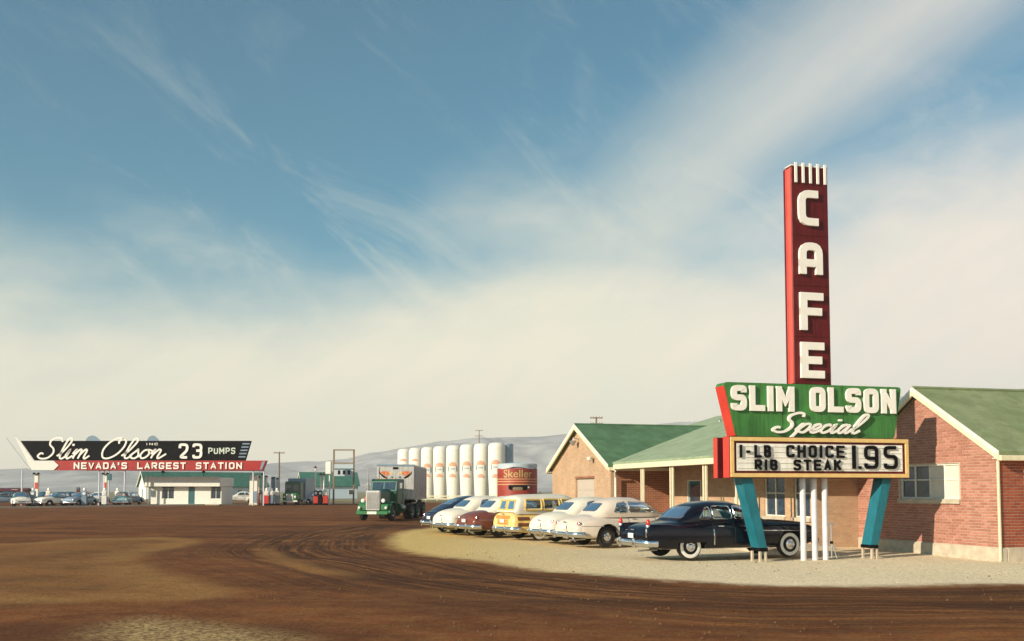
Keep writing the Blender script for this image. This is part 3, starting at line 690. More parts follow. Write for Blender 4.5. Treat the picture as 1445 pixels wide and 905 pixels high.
    for ch, zc in (('c', 9.53), ('a', 8.09), ('f', 6.72), ('E', 5.37)):
        mb = MB(); glyph(mb, ch, lx0, zc - .48, lw, .97, .205, -.295, -.213, r=.30)
        mb.build('letter', M['letter'], tow)
    return T
cafe_sign()
def standpipe():
    T = thing('standpipe', 'thin grey standpipe with a tap standing just right of the white sign pipes', 'pipe', (px(1172, 27.6), 27.6, 0), R(15))
    MB().tube([(0, 0, 0), (0, 0, .95)], .022, 8).build('riser', M['galv'], T, True)
    MB().tube([(-.09, 0, .95), (.07, 0, .95), (.10, 0, .90)], .02, 8).build('tap', M['galv'], T, True)
    MB().tube([(0, 0, .45), (.06, -.04, .22), (.11, -.08, 0)], .016, 6).build('brace', M['galv'], T, True)
    MB().lathe([(0, .40), (.045, .40), (.045, .47), (0, .47)], 10).build('valve', M['black'], T, True)
standpipe()

# ------------------------------------------------------------------ cafe building (local axes: x = into the wings, y = away along the front)
P2 = (13.2, 26.9)
def window(parent, axis, at, a0, a1, z0, z1, nv=3, nh=0, frame=None, pane=None, depth=.10, out=-1, blind_from=None):
    """axis 'x': plane x=at, spans y a0..a1; axis 'y': plane y=at, spans x a0..a1. out = sign of the outward normal"""
    frame = frame or M['white']; pane = pane or M['winglass']
    def bx(mb, p0, p1, q0, q1, d0, d1):
        if axis == 'x': mb.box((at + out * d0, p0, q0), (at + out * d1, p1, q1), ch=.006)
        else: mb.box((p0, at + out * d0, q0), (p1, at + out * d1, q1), ch=.006)
    fr = MB(); w = .055
    bx(fr, a0, a1, z1 - w, z1, -.03, .03); bx(fr, a0, a1, z0, z0 + w, -.03, .03)
    bx(fr, a0, a0 + w, z0 + w + .001, z1 - w - .001, -.03, .03); bx(fr, a1 - w, a1, z0 + w + .001, z1 - w - .001, -.03, .03)
    for k in range(1, nv):
        c = a0 + (a1 - a0) * k / nv; bx(fr, c - .025, c + .025, z0 + w + .001, z1 - w - .001, -.028, .026)
    W = fr.build('window', frame, parent)
    for k in range(nv):
        c0 = a0 + w + (a1 - a0 - 2 * w) * k / nv; c1 = a0 + w + (a1 - a0 - 2 * w) * (k + 1) / nv
        pn = MB(); bx(pn, c0 + .004, c1 - .004, z0 + w, z1 - w, -.022, -.012)
        bl = blind_from is not None and k < blind_from
        pn.build('pane', M['blind'] if bl else pane, W)
        if nh:
            b = MB(); zc = z0 + (z1 - z0) * .55; bx(b, c0 + .03, c1 - .03, zc - .018, zc + .018, -.01, .016); b.build('glazing_bar', frame, W)
    sl = MB(); bx(sl, a0 - .06, a1 + .06, z0 - .13, z0 - .002, -.07, .15); sl.build('sill', M['conc'] if frame is M['white'] else frame, W)
    return W
def cafe():
    T = thing('brick_cafe', 'low tan and red brick cafe with green gabled roofs and a porch along its front', 'building', (P2[0], P2[1], 0), R(15))
    EH = 2.95; PK = 4.83; WD = 6.4; H2 = WD / 2
    # ---- near wing: gable wall (facing left) with real bricks
    wy0, wy1, wz0, wz1 = 1.55, 4.2, 1.62, 2.66
    def gable_poly(y0, y1, eh, pk): return [(y0, 0), (y1, 0), (y1, eh), ((y0 + y1) / 2, pk), (y0, eh)]
    core = MB()
    # wall core with the window hole left open: built from four slabs
    X0, X1 = .0, .22
    core.box((X0, 0, -.2), (X1, wy0, EH)); core.box((X0, wy1, -.2), (X1, WD, EH)); core.box((X0, wy0, -.2), (X1, wy1, wz0)); core.box((X0, wy0, wz1), (X1, wy1, EH))
    core.prism([(0, EH), (WD, EH), (H2, PK)], X0, X1, plane='yz')
    wall = core.build('wall', M['mortar'], T)
    rg = random.Random(21)
    unit = MB(); unit.box((-.012, -.110, -.0335), (.0, .110, .0335), ch=.006); ub = unit.build('brick', M['brick_real'], wall)
    unit2 = MB(); unit2.box((-.110, -.012, -.0335), (.110, .0, .0335), ch=.006); us = unit2.build('brick', M['brick_red'], wall)
    half = MB(); half.box((-.012, -.052, -.0335), (.0, .052, .0335), ch=.006); hb_me = half.build('brick', M['brick_real'], wall); hb = hb_me.data
    gb, sb = [], []
    zk = 0; base = .335
    nrow = int((PK - base) / .081)
    for k in range(nrow):
        z = base + .04 + k * .081
        off = 0.0 if k % 2 == 0 else .116
        y = .002 + .110 - off
        while y < WD + .11:
            hw = .110; c = y
            lo, hi = max(y - .110, .002), min(y + .110, WD - .002)
            y += .232
            if hi - lo < .05: continue
            for (a, b) in ([(lo, hi)] if not (wz0 - .16 < z < wz1 + .02 and hi > wy0 - .07 and lo < wy1 + .07) else
                           [(lo, min(hi, wy0 - .075)), (max(lo, wy1 + .075), hi)]):
                if b - a < .05: continue
                lim = EH + (PK - EH) * (1 - abs((a + b) / 2 - H2) / H2) - .06 if z > EH - .1 else 99
                lim = min(lim, EH + (PK - EH) * (1 - abs(a - H2) / H2) - .03, EH + (PK - EH) * (1 - abs(b - H2) / H2) - .03) if z > EH - .1 else 99
                if z + .034 > lim: continue
                gb.append(((a + b) / 2, z, b - a))
        x = .110 - off + .004
        while x < 4.2:
            lo, hi = max(x - .110, .004), min(x + .110, 4.2); x += .232
            if hi - lo < .05 or z > EH - .06: continue
            if z > .80 and z < 2.53 and hi > .83 and lo < 2.53:
                if lo < .83: hi = .83
                elif hi > 2.53: lo = 2.53
                else: continue
                if hi - lo < .05: continue
            sb.append(((lo + hi) / 2, z, hi - lo))
    # nearest bricks are single objects, the rest is one joined part
    gsel = sorted([q for q in gb if abs(q[2] - .22) < .003], key=lambda q: q[0] + 0.15 * abs(q[1] - 1.5))[:190]
    ssel = sorted([q for q in sb if abs(q[2] - .22) < .003], key=lambda q: q[0])[:100]
    gs, ss = set(gsel), set(ssel)
    first = True
    for (y, z, w) in gsel:
        o = ub if first else ub.copy()
        if not first: COL.objects.link(o)
        o.location = (-.001 - rg.random() * .004, y, z); first = False
    first = True
    for (x, z, w) in ssel:
        o = us if first else us.copy()
        if not first: COL.objects.link(o)
        o.location = (x, -.001 - rg.random() * .004, z); first = False
    bpy.data.objects.remove(hb_me)
    rest = MB()
    for q in gb:
        if q in gs: continue
        y, z, w = q; d = rg.random() * .004; rest.box((-.013 - d, y - w / 2, z - .0335), (-.0005, y + w / 2, z + .0335))
    tag(rest.build('brickwork', M['brick_real'], wall), kind='stuff')
    rest = MB()
    for q in sb:
        if q in ss: continue
        x, z, w = q; d = rg.random() * .004; rest.box((x - w / 2, -.013 - d, z - .0335), (x + w / 2, -.0005, z + .0335))
    tag(rest.build('brickwork', M['brick_red'], wall), kind='stuff')
    # plinth
    mb = MB(); mb.box((-.05, -.05, -.2), (.18, WD, .32), ch=.015); mb.build('plinth', M['conc'], T)
    mb = MB(); mb.box((.19, -.05, -.2), (12, .16, .32), ch=.015); mb.build('plinth', M['conc'], T)
    window(T, 'x', .075, wy0, wy1, wz0, wz1, nv=4, nh=1, blind_from=2, out=-1)
    # side wall (faces the camera) and its window
    mb = MB(); mb.box((.222, .0, -.2), (.86, .2, EH)); mb.box((2.5, .0, -.2), (12, .2, EH)); mb.box((.86, 0, -.2), (2.5, .2, .9)); mb.box((.86, 0, 2.5), (2.5, .2, EH))
    sw = mb.build('wall', M['mortar'], T)
    mb = MB(); mb.box((4.2, -.014, .37), (12, -.001, EH - .05)); mb.build('brickwork', M['brick_r'], sw)
    window(T, 'y', .07, .9, 2.46, .95, 2.45, nv=2, nh=1, out=-1)
    mb = MB(); mb.box((-.075, -.075, -.02), (-.012, -.012, EH - .05), ch=.01); mb.build('corner_board', M['cream'], T)
    # back and far walls so that the wing is closed
    mb = MB(); mb.box((.222, WD - .2, -.2), (12, WD, EH)); mb.box((11.8, .202, -.2), (12, WD - .202, EH)); mb.build('wall', M['brick_r'], T)
    # ---- near wing roof
    def gable_roof(x0, x1, y0, y1, eh, pk, mat_near, mat_far, over=.30, rake=.22, th=.10, name='roof'):
        c = (y0 + y1) / 2; sl = (pk - eh) / (c - y0); e0 = y0 - over; ze = eh - over * sl
        for sgn, mt in ((-1, mat_near), (1, mat_far)):
            ya = e0 if sgn < 0 else y1 + over
            mb = MB(); A = (ya, ze + .06); B = (c - sgn * -.0 , pk + .06)
            poly = [(ya, ze + .05), (c, pk + .05), (c, pk + .05 + th), (ya, ze + .05 + th)]
            mb.prism(poly, x0 - rake, x1, plane='yz'); rf = mb.build(name, mt, T)
            # rake board on the gable
            mb = MB(); poly = [(ya, ze - .09), (c, pk - .09), (c, pk + .048), (ya, ze + .048)]
            mb.prism(poly, x0 - rake - .035, x0 - rake + .03, plane='yz'); mb.build('rake_board', M['cream'], rf)
            mb = MB(); poly = [(ya, ze + .049), (c, pk + .049), (c, pk + .05 + th + .015), (ya, ze + .05 + th + .015)]
            mb.prism(poly, x0 - rake - .03, x0 - rake - .002, plane='yz'); mb.build('rake_trim', M['white'], rf)
            mb = MB(); yy = ya + sgn * .02
            mb.box((x0 - rake, yy - .05, ze - .10), (x1, yy + .05, ze + .045), ch=.012); mb.build('gutter', M['cream'], rf)
            mb = MB(); mb.box((x0 - rake + .03, min(ya, y0 if sgn < 0 else y1), ze - .04), (x1, max(ya, y0 if sgn < 0 else y1), ze - .015)); mb.build('soffit', M['white'], rf)
        mb = MB(); mb.tube([(x0 - rake, c, pk + .05 + th), (x1, c, pk + .05 + th)], .06, 8); mb.build('ridge_cap', mat_near, T, True)
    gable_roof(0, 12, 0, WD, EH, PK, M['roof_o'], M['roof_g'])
    # ---- far wing (gable at x=-4.4, y 18..26.5)
    gx, y0, y1 = -4.4, 18.0, 26.5; pk1 = 4.86
    mb = MB(); c = (y0 + y1) / 2
    gd0, gd1, gdz = 20.1, 22.75, 2.42
    mb.box((gx, y0, -.2), (gx + .22, gd0, EH)); mb.box((gx, gd1, -.2), (gx + .22, y1, EH)); mb.box((gx, gd0, gdz), (gx + .22, gd1, EH))
    mb.prism([(y0, EH), (y1, EH), (c, pk1)], gx, gx + .22, plane='yz'); mb.build('wall', M['brick_t'], T)
    mb = MB(); mb.box((gx + .222, y0, -.2), (-1.602, y0 + .2, EH)); mb.build('wall', M['brick_r'], T)
    mb = MB(); mb.box((gx + .222, y1 - .2, -.2), (8, y1, EH)); mb.box((7.8, y0, -.2), (8, y1 - .202, EH)); mb.build('wall', M['brick_r'], T)
    gd = MB(); gd.box((gx + .10, gd0, -.05), (gx + .16, gd1, gdz)); D_ = gd.build('garage_door', M['gdoor'], T)
    for k in range(4):
        mb = MB(); z = .1 + k * .59; mb.box((gx + .085, gd0 + .06, z), (gx + .099, gd1 - .06, z + .5), ch=.006); mb.build('door_panel', M['gdoor'], D_)
    mb = MB(); mb.box((gx - .03, gd0 - .05, gdz + .002), (gx - .002, gd1 + .05, gdz + .10)); mb.build('lintel', M['brick_r'], T)
    # gable vent lamp and flood lamp
    mb = MB(); mb.lathe([(0, 0), (.06, .02), (.16, .20), (.17, .24)], 14, (gx - .30, c, 3.98)); mb.tube([(gx, c, 4.3), (gx - .28, c, 4.36), (gx - .30, c, 4.2)], .022, 6); mb.build('gable_lamp', M['galv'], T, True)
    mb = MB(); mb.lathe([(0, 0), (.10, .05), (.14, .20)], 12, (gx - .22, y0 + 2.1, 3.18)); mb.tube([(gx, y0 + 2.1, 3.3), (gx - .22, y0 + 2.1, 3.4)], .03, 6); mb.build('flood_lamp', M['white'], T, True)
    gable_roof(gx, 7.9, y0, y1, EH, pk1, M['roof_g'], M['roof_g'])
    # ---- middle block: front wall faces left at x=-0.8, porch eave at x=-4.3
    fx = -1.6; wa, wb = 6.41, 17.998
    openings = [(6.75, 7.75, .95, 2.45), (8.35, 9.75, .95, 2.45), (11.0, 12.0, 0.0, 2.2), (14.9, 16.2, 0.0, 2.3)]
    mb = MB(); ys = wa
    for (a, b, za, zb) in openings:
        mb.box((fx, ys, -.2), (fx + .22, a, EH)); mb.box((fx, a, zb), (fx + .22, b, EH))
        if za > 0: mb.box((fx, a, -.2), (fx + .22, b, za))
        ys = b
    mb.box((fx, ys, -.2), (fx + .22, wb, EH)); mb.build('wall', M['brick_t'], T)
    for (a, b, za, zb) in openings[:2]: window(T, 'x', fx + .07, a, b, za, zb, nv=2, nh=1, out=-1)
    for (a, b, za, zb) in openings[2:]:
        d = MB(); d.box((fx + .06, a + .05, .02), (fx + .11, b - .05, zb - .05), ch=.01); dd = d.build('door', M['teal'] if a > 13 else M['wood'], T)
        g_ = MB(); g_.box((fx + .045, a + .2, .9), (fx + .059, b - .2, zb - .2)); g_.build('door_glass', M['winglass'], dd)
        fr = MB(); fr.box((fx - .02, a, 0), (fx + .12, a + .05, zb)); fr.box((fx - .02, b - .05, 0), (fx + .12, b, zb)); fr.box((fx - .02, a + .051, zb - .05), (fx + .12, b - .051, zb)); fr.build('door_frame', M['white'], T)
        hd = MB(); hd.tube([(fx + .03, a + .14, 1.0), (fx + .0, a + .14, 1.05), (fx + .03, a + .14, 1.12)], .012, 6); hd.build('handle', M['chrome'], dd, True)
    # short return wall at the near end
    mb = MB(); mb.box((fx + .222, 6.402, -.2), (-.003, 6.56, EH)); mb.build('wall', M['brick_t'], T)
    mb = MB(); mb.tube([(-.06, 6.46, 0), (-.06, 6.46, EH)], .05, 8); mb.build('downspout', M['cream'], T, True)
    # main roof slope: eave x=-4.3 up to the ridge, hipped at the near end
    ex, rx, rz = -4.35, 5.2, 5.78; ez = EH - .02; sl = (rz - ez) / (rx - ex)
    def Zr(x): return ez + (x - ex) * sl
    ya, yb = 5.1, 28.0; hy = 15.0
    def slab(quad, name, mt, th=.09):
        m_ = MB(); n = len(quad); top = [(x, y, z + .05 + th) for x, y, z in quad]; bot = [(x, y, z + .05) for x, y, z in quad]
        m_.add(top + bot, [tuple(range(n)), tuple(range(2 * n - 1, n - 1, -1))] + [(i, i + n, (i + 1) % n + n, (i + 1) % n)[::-1] for i in range(n)])
        return m_.build(name, mt, T)
    # front slope (valley with the far wing is simply where the planes cross)
    rf = slab([(ex, ya, ez), (ex, 18.0, ez), (rx, 18.0 + .0, rz), (rx, hy, rz)][::-1], 'roof', M['roof_l'])
    slab([(ex + .02, 18.004, Zr(ex + .02)), (2.12, 22.25, Zr(2.12)), (2.12, 27.0, Zr(2.12)), (rx, 27.0, rz), (rx, 18.004, rz)][::-1], 'roof', M['roof_l'])
    slab([(ex, ya, ez), (rx, hy, rz), (rx + 9.0, ya, ez)], 'roof', M['roof_l'])
    slab([(rx, hy, rz), (rx, 27, rz), (rx + 9, 27, ez), (rx + 9, ya, ez)][::-1], 'roof', M['roof_l'])
    mb = MB(); mb.box((ex - .06, ya, ez - .16), (ex + .03, 17.68, ez + .045), ch=.014); mb.build('gutter', M['cream'], rf)
    mb = MB(); mb.box((ex + .06, ya + .05, ez - .16), (ex + .14, 17.9, ez + .02)); mb.build('porch_beam', M['white'], rf)
    mb = MB(); mb.box((ex + .145, ya + .06, ez - .03), (fx - .002, 17.99, ez - .005)); mb.build('porch_ceiling', M['wood'], rf)
    mb = MB(); mb.tube([(ex - .02, 17.60, ez - .15), (ex - .02, 17.55, ez - .25), (ex + .10, 17.80, ez - .5), (ex + .10, 17.80, 0)], .05, 8); mb.build('downspout', M['white'], T, True)
    for y in (6.7, 9.1, 11.9, 14.75):
        for d in (-.105, .105):
            mb = MB(); mb.box((ex + .06, y + d - .035, 0), (ex + .13, y + d + .035, ez - .165), ch=.008); mb.build('porch_post', M['cream'], T)
        mb = MB(); mb.box((ex + .04, y - .16, .105), (ex + .15, y + .16, .14)); mb.build('post_base', M['conc'], T)
    mb = MB(); mb.box((ex - .2, ya + .2, -.1), (fx - .003, 17.99, .10), ch=.02); mb.build('porch_slab', M['conc'], T)
    # roof vents
    for (x, y) in ((-.9, 13.6),):
        mb = MB(); mb.lathe([(.09, -.2), (.09, .35), (.13, .36), (.13, .46), (0, .50)], 12, (x, y, Zr(x) + .1)); mb.build('roof_vent', M['galv'], T, True)
        mb = MB(); mb.lathe([(.22, 0), (.10, .10)], 12, (x, y, Zr(x) + .12)); mb.build('vent_flashing', M['white'], T, True)
    mb = MB(); mb.lathe([(.06, -.2), (.06, .4), (.09, .41), (0, .45)], 10, (3.0, (y0 + y1) / 2, pk1 + .1)); mb.build('roof_vent', M['galv'], T, True)
    return T
cafe()

# ------------------------------------------------------------------ cars
def curve(kv):
    xk = np.array([k[0] for k in kv], float); yk = np.array([k[1] for k in kv], float)
    if len(xk) == 1: return lambda x: np.full(np.shape(x), yk[0])
    h = np.diff(xk); dl = np.diff(yk) / h; m = np.zeros(len(xk)); m[0], m[-1] = dl[0], dl[-1]
    for i in range(1, len(xk) - 1):
        if dl[i - 1] * dl[i] > 0:
            w1, w2 = 2 * h[i] + h[i - 1], h[i] + 2 * h[i - 1]; m[i] = (w1 + w2) / (w1 / dl[i - 1] + w2 / dl[i])
    def f(x):
        x = np.clip(np.asarray(x, float), xk[0], xk[-1]); i = np.clip(np.searchsorted(xk, x) - 1, 0, len(h) - 1)
        t = (x - xk[i]) / h[i]; t2, t3 = t * t, t * t * t
        return (2 * t3 - 3 * t2 + 1) * yk[i] + (t3 - 2 * t2 + t) * h[i] * m[i] + (-2 * t3 + 3 * t2) * yk[i + 1] + (t3 - t2) * h[i] * m[i + 1]
    return f
class Loft:
    def __init__(s, x0, x1, w, zt, zc, z0, yc=None, nu=3.0, nl=4.0, step=.045):
        s.x0, s.x1 = x0, x1; s.w, s.zt, s.zc, s.z0 = curve(w), curve(zt), curve(zc), curve(z0); s.yc = curve(yc or [(0, 0)]); s.nu, s.nl = nu, nl
        e = .004; L = x1 - x0; k = int(L / step)
        t = np.linspace(0, 1, k + 1); mid = x0 + L * t
        ends = np.array([0, .004, .010, .018, .028])
        s.xs = np.unique(np.round(np.concatenate([x0 + ends, x1 - ends, mid]), 4))
    def grid(s, K=15):
        t = np.linspace(0, 2 * np.pi, 4 * K, endpoint=False) - np.pi / 2
        c, sn = np.cos(t), np.sin(t); n = np.where(sn >= 0, s.nu, s.nl)
        cy = np.sign(c) * np.abs(c) ** (2 / n); cz = np.sign(sn) * np.abs(sn) ** (2 / n)
        x = s.xs[:, None]; zc = s.zc(s.xs)[:, None]
        up = (s.zt(s.xs)[:, None] - zc); lo = (zc - s.z0(s.xs)[:, None])
        Y = s.yc(s.xs)[:, None] + s.w(s.xs)[:, None] * cy; Z = zc + np.where(cz >= 0, up, lo) * cz
        return np.stack([np.broadcast_to(x, Y.shape), Y, Z], -1)
    def yside(s, x, z):
        """outer |y| of the loft at x,z (nan when outside)"""
        x = np.asarray(x, float); z = np.asarray(z, float); zc = s.zc(x); d = z - zc
        h = np.where(d >= 0, np.maximum(s.zt(x) - zc, 1e-4), np.maximum(zc - s.z0(x), 1e-4)); n = np.where(d >= 0, s.nu, s.nl)
        q = 1 - np.abs(d / h) ** n
        y = np.abs(s.yc(x)) + s.w(x) * np.where(q > 0, np.abs(q), 0) ** (1 / n)
        return np.where((q > 0) & (x >= s.x0) & (x <= s.x1), y, -1.0)
    def ztop(s, x, y):
        q = 1 - np.abs((y - s.yc(x)) / s.w(x)) ** s.nu
        return np.where(q > 0, s.zc(x) + (s.zt(x) - s.zc(x)) * np.abs(q) ** (1 / s.nu), -1.0)
def round_poly(p, r, k=4): return [(q.x, q.y) for q in fillet([(a, b) for a, b in p], r, k, True)]
def in_poly(px_, pz_, poly):
    ins = np.zeros(px_.shape, bool); n = len(poly)
    for i in range(n):
        a, b = poly[i], poly[(i + 1) % n]
        c = (a[1] <= pz_) != (b[1] <= pz_)
        if a[1] != b[1]: ins ^= c & (px_ < a[0] + (pz_ - a[1]) / (b[1] - a[1]) * (b[0] - a[0]))
    return ins
def densify(poly, step=.05):
    out = []
    for i in range(len(poly)):
        a = Vector(poly[i]); b = Vector(poly[(i + 1) % len(poly)]); n = max(1, int((b - a).length / step))
        for k in range(n): out.append(tuple(a.lerp(b, k / n)))
    return out
WHEELS = {}
def wheel_parts(R_, ww, cap_mat):
    """local: axle along y, outer face at +y"""
    t = MB(); w = .19
    prof = [(R_ * .60, -w / 2), (R_ * .86, -w / 2 - .005), (R_ * .97, -w / 2 + .03), (R_, -w / 2 + .07), (R_, w / 2 - .07), (R_ * .97, w / 2 - .03), (R_ * .86, w / 2 + .005), (R_ * .60, w / 2 - .012), (R_ * .58, w / 2 - .03), (.02, w / 2 - .05)]
    t.lathe(prof, 30, (0, 0, 0), 'y')
    wh = MB(); wh.lathe([(R_ * .60, w / 2 - .006), (R_ * .63, w / 2 + .004), (R_ * .84, w / 2 + .009), (R_ * .87, w / 2 + .003)], 30, (0, 0, 0), 'y')
    rm = MB(); rm.lathe([(R_ * .60, w / 2 - .02), (R_ * .60, w / 2 + .004), (R_ * .54, w / 2 + .006), (R_ * .48, w / 2 - .014), (R_ * .40, w / 2 - .010)], 30, (0, 0, 0), 'y')
    hc = MB(); hc.lathe([(R_ * .40, w / 2 - .012), (R_ * .38, w / 2 + .018), (R_ * .26, w / 2 + .035), (R_ * .20, w / 2 + .025), (R_ * .14, w / 2 + .045), (0, w / 2 + .052)], 24, (0, 0, 0), 'y')
    return t, wh, rm, hc
def make_car(name, label, s, loc, rz, group='cars parked in front of the cafe'):
    T = thing(name, label, 'car', (loc[0], loc[1], 0), rz, group)
    L = s['L']; ox = -L / 2
    paint, roofp = s['paint'], s.get('roof', s['paint'])
    body = Loft(0, L, s['w'], s['zt'], s['zc'], s['z0'], nu=s.get('nu', 3.2), nl=4.5)
    fend = [Loft(a, b, w, zt, zc, z0, yc=yc, nu=s.get('fnu', 2.6), nl=3.5) for (a, b, w, zt, zc, z0, yc) in s['fenders']]
    gh = Loft(s['g0'], s['g1'], s['gw'], s['gz'], s['gb'], [(0, .9)], nu=s.get('gn', 3.0), nl=4.0, step=.035)
    wheels = [(s['xr'], s['R']), (s['xf'], s['R'])]; Ro = s['R'] + .075
    skirt = s.get('skirt')
    def cutmask(X, Z, k, shrink=0.0):
        xw, R_ = wheels[k]; r = np.hypot(X - xw, Z - R_); m = r < Ro - shrink
        if skirt and k == 0: m &= Z < skirt
        return m
    bm = MB()
    def add_loft(lf, side=0):
        g_ = lf.grid(); X, Y, Z = g_[..., 0].copy(), g_[..., 1].copy(), g_[..., 2].copy()
        if side: Y = Y * side
        out = np.abs(Y) > s['ycut']
        for k, (xw, R_) in enumerate(wheels):
            r = np.hypot(X - xw, Z - R_); ok = out & (np.abs(r - Ro) < .03) & (Z > .1)
            if skirt and k == 0: ok &= Z < skirt
            f = np.where(ok, Ro / np.maximum(r, 1e-6), 1.0); X = xw + (X - xw) * f; Z = R_ + (Z - R_) * f
        nx, m = X.shape; V = np.stack([X + ox, Y, Z], -1).reshape(-1, 3)
        i, j = np.meshgrid(np.arange(nx - 1), np.arange(m), indexing='ij'); j2 = (j + 1) % m
        q = np.stack([i * m + j, i * m + j2, (i + 1) * m + j2, (i + 1) * m + j], -1).reshape(-1, 4)
        if side < 0: q = q[:, ::-1]
        C = V[q].mean(1); cx = C[:, 0] - ox; keep = np.ones(len(q), bool)
        for k in (0, 1): keep &= ~(cutmask(cx, C[:, 2], k, .004) & (np.abs(C[:, 1]) > s['ycut']))
        # open the top under the cabin
        if not side:
            gwx = gh.w(np.clip(cx, gh.x0, gh.x1))
            keep &= ~((cx > gh.x0 + .28) & (cx < gh.x1 - .22) & (np.abs(C[:, 1]) < gwx - .06) & (C[:, 2] > body.zc(cx)))
        q = q[keep]
        fs = [tuple(r_[::-1]) for r_ in q.tolist()]
        bm.add(V.tolist(), fs)
        for e, row in ((0, 0), (1, nx - 1)):
            o = len(bm.v); ring = [tuple(V[row * m + t]) for t in range(m)]; ctr = tuple(np.mean(ring, 0))
            idx = [(t, (t + 1) % m, m) for t in range(m)]
            if (e == 1) ^ (side < 0): idx = [a[::-1] for a in idx]
            bm.add(ring + [ctr], idx)
    add_loft(body)
    for lf in fend:
        add_loft(lf, 1); add_loft(lf, -1)
    B = bm.build('body', paint, T, True, 50)
    allside = [body] + fend
    def ys(x, z): return np.max([l.yside(x, z) for l in allside], 0)
    # cabin with real window openings
    g_ = gh.grid(18); nx, m, _ = g_.shape; V = g_.reshape(-1, 3).copy()
    i, j = np.meshgrid(np.arange(nx - 1), np.arange(m), indexing='ij'); j2 = (j + 1) % m
    q = np.stack([i * m + j, i * m + j2, (i + 1) * m + j2, (i + 1) * m + j], -1).reshape(-1, 4)[:, ::-1]
    C = V[q].mean(1); wx = gh.w(C[:, 0]); keep = C[:, 2] > gh.zc(C[:, 0]) - .02
    owner = np.full(len(q), -1); wins = []
    frac = (C[:, 2] - gh.zc(C[:, 0])) / np.maximum(gh.zt(C[:, 0]) - gh.zc(C[:, 0]), .01)
    for poly in s['side']:
        pl = round_poly(poly, .07)
        for sg in (1, -1):
            mk = in_poly(C[:, 0], C[:, 2], pl) & (C[:, 1] * sg > .42 * wx); owner[mk] = len(wins); wins.append(('side_window', pl, sg))
    for nm, poly, cond in (('rear_window', s.get('rearw'), C[:, 0] < s['xrw']), ('windshield', s.get('frontw'), C[:, 0] > s['xfw'])):
        if not poly: continue
        for p_ in (poly if isinstance(poly[0], list) else [poly]):
            pl = round_poly(p_, s.get('wr', .10)); mk = in_poly(C[:, 1], C[:, 2], pl) & cond & (owner < 0); owner[mk] = len(wins); wins.append((nm, pl, 0))
    Vw = V.copy(); Vw[:, 0] += ox
    r_ = MB(); r_.add(Vw.tolist(), [tuple(a) for a in q[keep & (owner < 0)].tolist()]); RF = r_.build('roof', roofp, T, True, 60)
    for k, (nm, pl, sg) in enumerate(wins):
        fq = q[owner == k]
        if not len(fq): continue
        used = np.unique(fq); remap = {int(a): b for b, a in enumerate(used)}
        VV = Vw[used].copy(); VV[:, 1] *= .992; VV[:, 2] -= .004
        w_ = MB(); w_.add(VV.tolist(), [tuple(remap[int(t)] for t in f) for f in fq]); W = w_.build(nm, M['carglass'], T, True, 60)
        pts = []
        for a, b in densify(pl):
            if sg:
                y = float(gh.yside(a, b))
                if y < 0: y = float(gh.w(a)) * .5
                pts.append((a + ox, sg * (y + .003), b))
            else:
                xs = np.linspace(gh.x0, gh.x1, 400); zz = gh.ztop(xs, np.full(400, a)); okx = xs[zz >= b]
                if not len(okx): continue
                X = okx[0] - .004 if nm == 'rear_window' else okx[-1] + .004
                pts.append((X + ox, a, b))
        if len(pts) > 4:
            tr = MB(); tr.tube(pts, s.get('trim_r', .015), 5, closed=True); tr.build('window_trim', s.get('trim', M['chrome']), W, True)
    # inside
    mb = MB(); gx0, gx1 = s['g0'], s['g1']; wI = s['gwi']
    zb = float(gh.zc(np.array((gx0 + gx1) / 2)))
    mb.box((gx0 + .3 + ox, -wI, .40), (gx1 + .1 + ox, wI, .46)); mb.build('cabin_floor', M['dark'], T)
    for xx in s['seats']:
        mb = MB(); mb.box((xx + ox, -wI * .93, .46), (xx + .55 + ox, wI * .93, .74), ch=.06)
        mb.box((xx - .12 + ox, -wI * .93, .55), (xx + .04 + ox, wI * .93, zb + .10), ch=.06); mb.build('bench_seat', M['seat'], T)
    st_ = MB(); st_.tube([(xx + .95 + ox + .0, .38 + .19 * math.cos(a), zb - .02 + .19 * math.sin(a)) for a in np.linspace(0, 6.283, 17)[:-1]], .013, 5, closed=True); st_.build('steering_wheel', M['black'], T, True)
    # wheel wells and wheels
    for k, (xw, R_) in enumerate(wheels):
        for sg in (1, -1):
            yo = float(max(ys(np.array(xw + .0), np.array(min(R_ + Ro - .03, .8))), s['ycut'] + .1))
            mb = MB(); yi = s['ycut'] - .12; aa = np.linspace(-.12, math.pi + .12, 19); rr_ = Ro - .003
            arc_ = [(xw + ox + rr_ * math.cos(a), R_ + rr_ * math.sin(a)) for a in aa]; nA = len(arc_)
            mb.add([(a, sg * yi, b) for a, b in arc_] + [(a, sg * (yo - .035), b) for a, b in arc_], [(q_, q_ + 1, nA + q_ + 1, nA + q_) for q_ in range(nA - 1)] + [tuple(range(nA))])
            mb.build('wheel_well', M['dark'], T)
    key = (s['R'], s.get('ww', True), s.get('cap', 'chrome'))
    t, wh, rm, hc = wheel_parts(s['R'], True, None)
    meshes = None
    for (xw, R_), ty in ((wheels[0], s['tr']), (wheels[1], s['tf'])):
        for sg in (1, -1):
            if meshes is None:
                W = t.build('wheel', M['rubber'], T, True)
                subs = [rm.build('rim', s.get('rim', paint), W, True), hc.build('hubcap', M['chrome'], W, True)]
                if s.get('ww', True): subs.append(wh.build('whitewall', M['letter'], W, True))
                meshes = (W, subs)
            else:
                W = meshes[0].copy(); COL.objects.link(W); W.parent = T
                for q_ in meshes[1]: c = q_.copy(); COL.objects.link(c); c.parent = W
            W.location = (xw + ox, sg * ty, R_); W.rotation_euler = (0, 0, 0 if sg > 0 else math.pi)
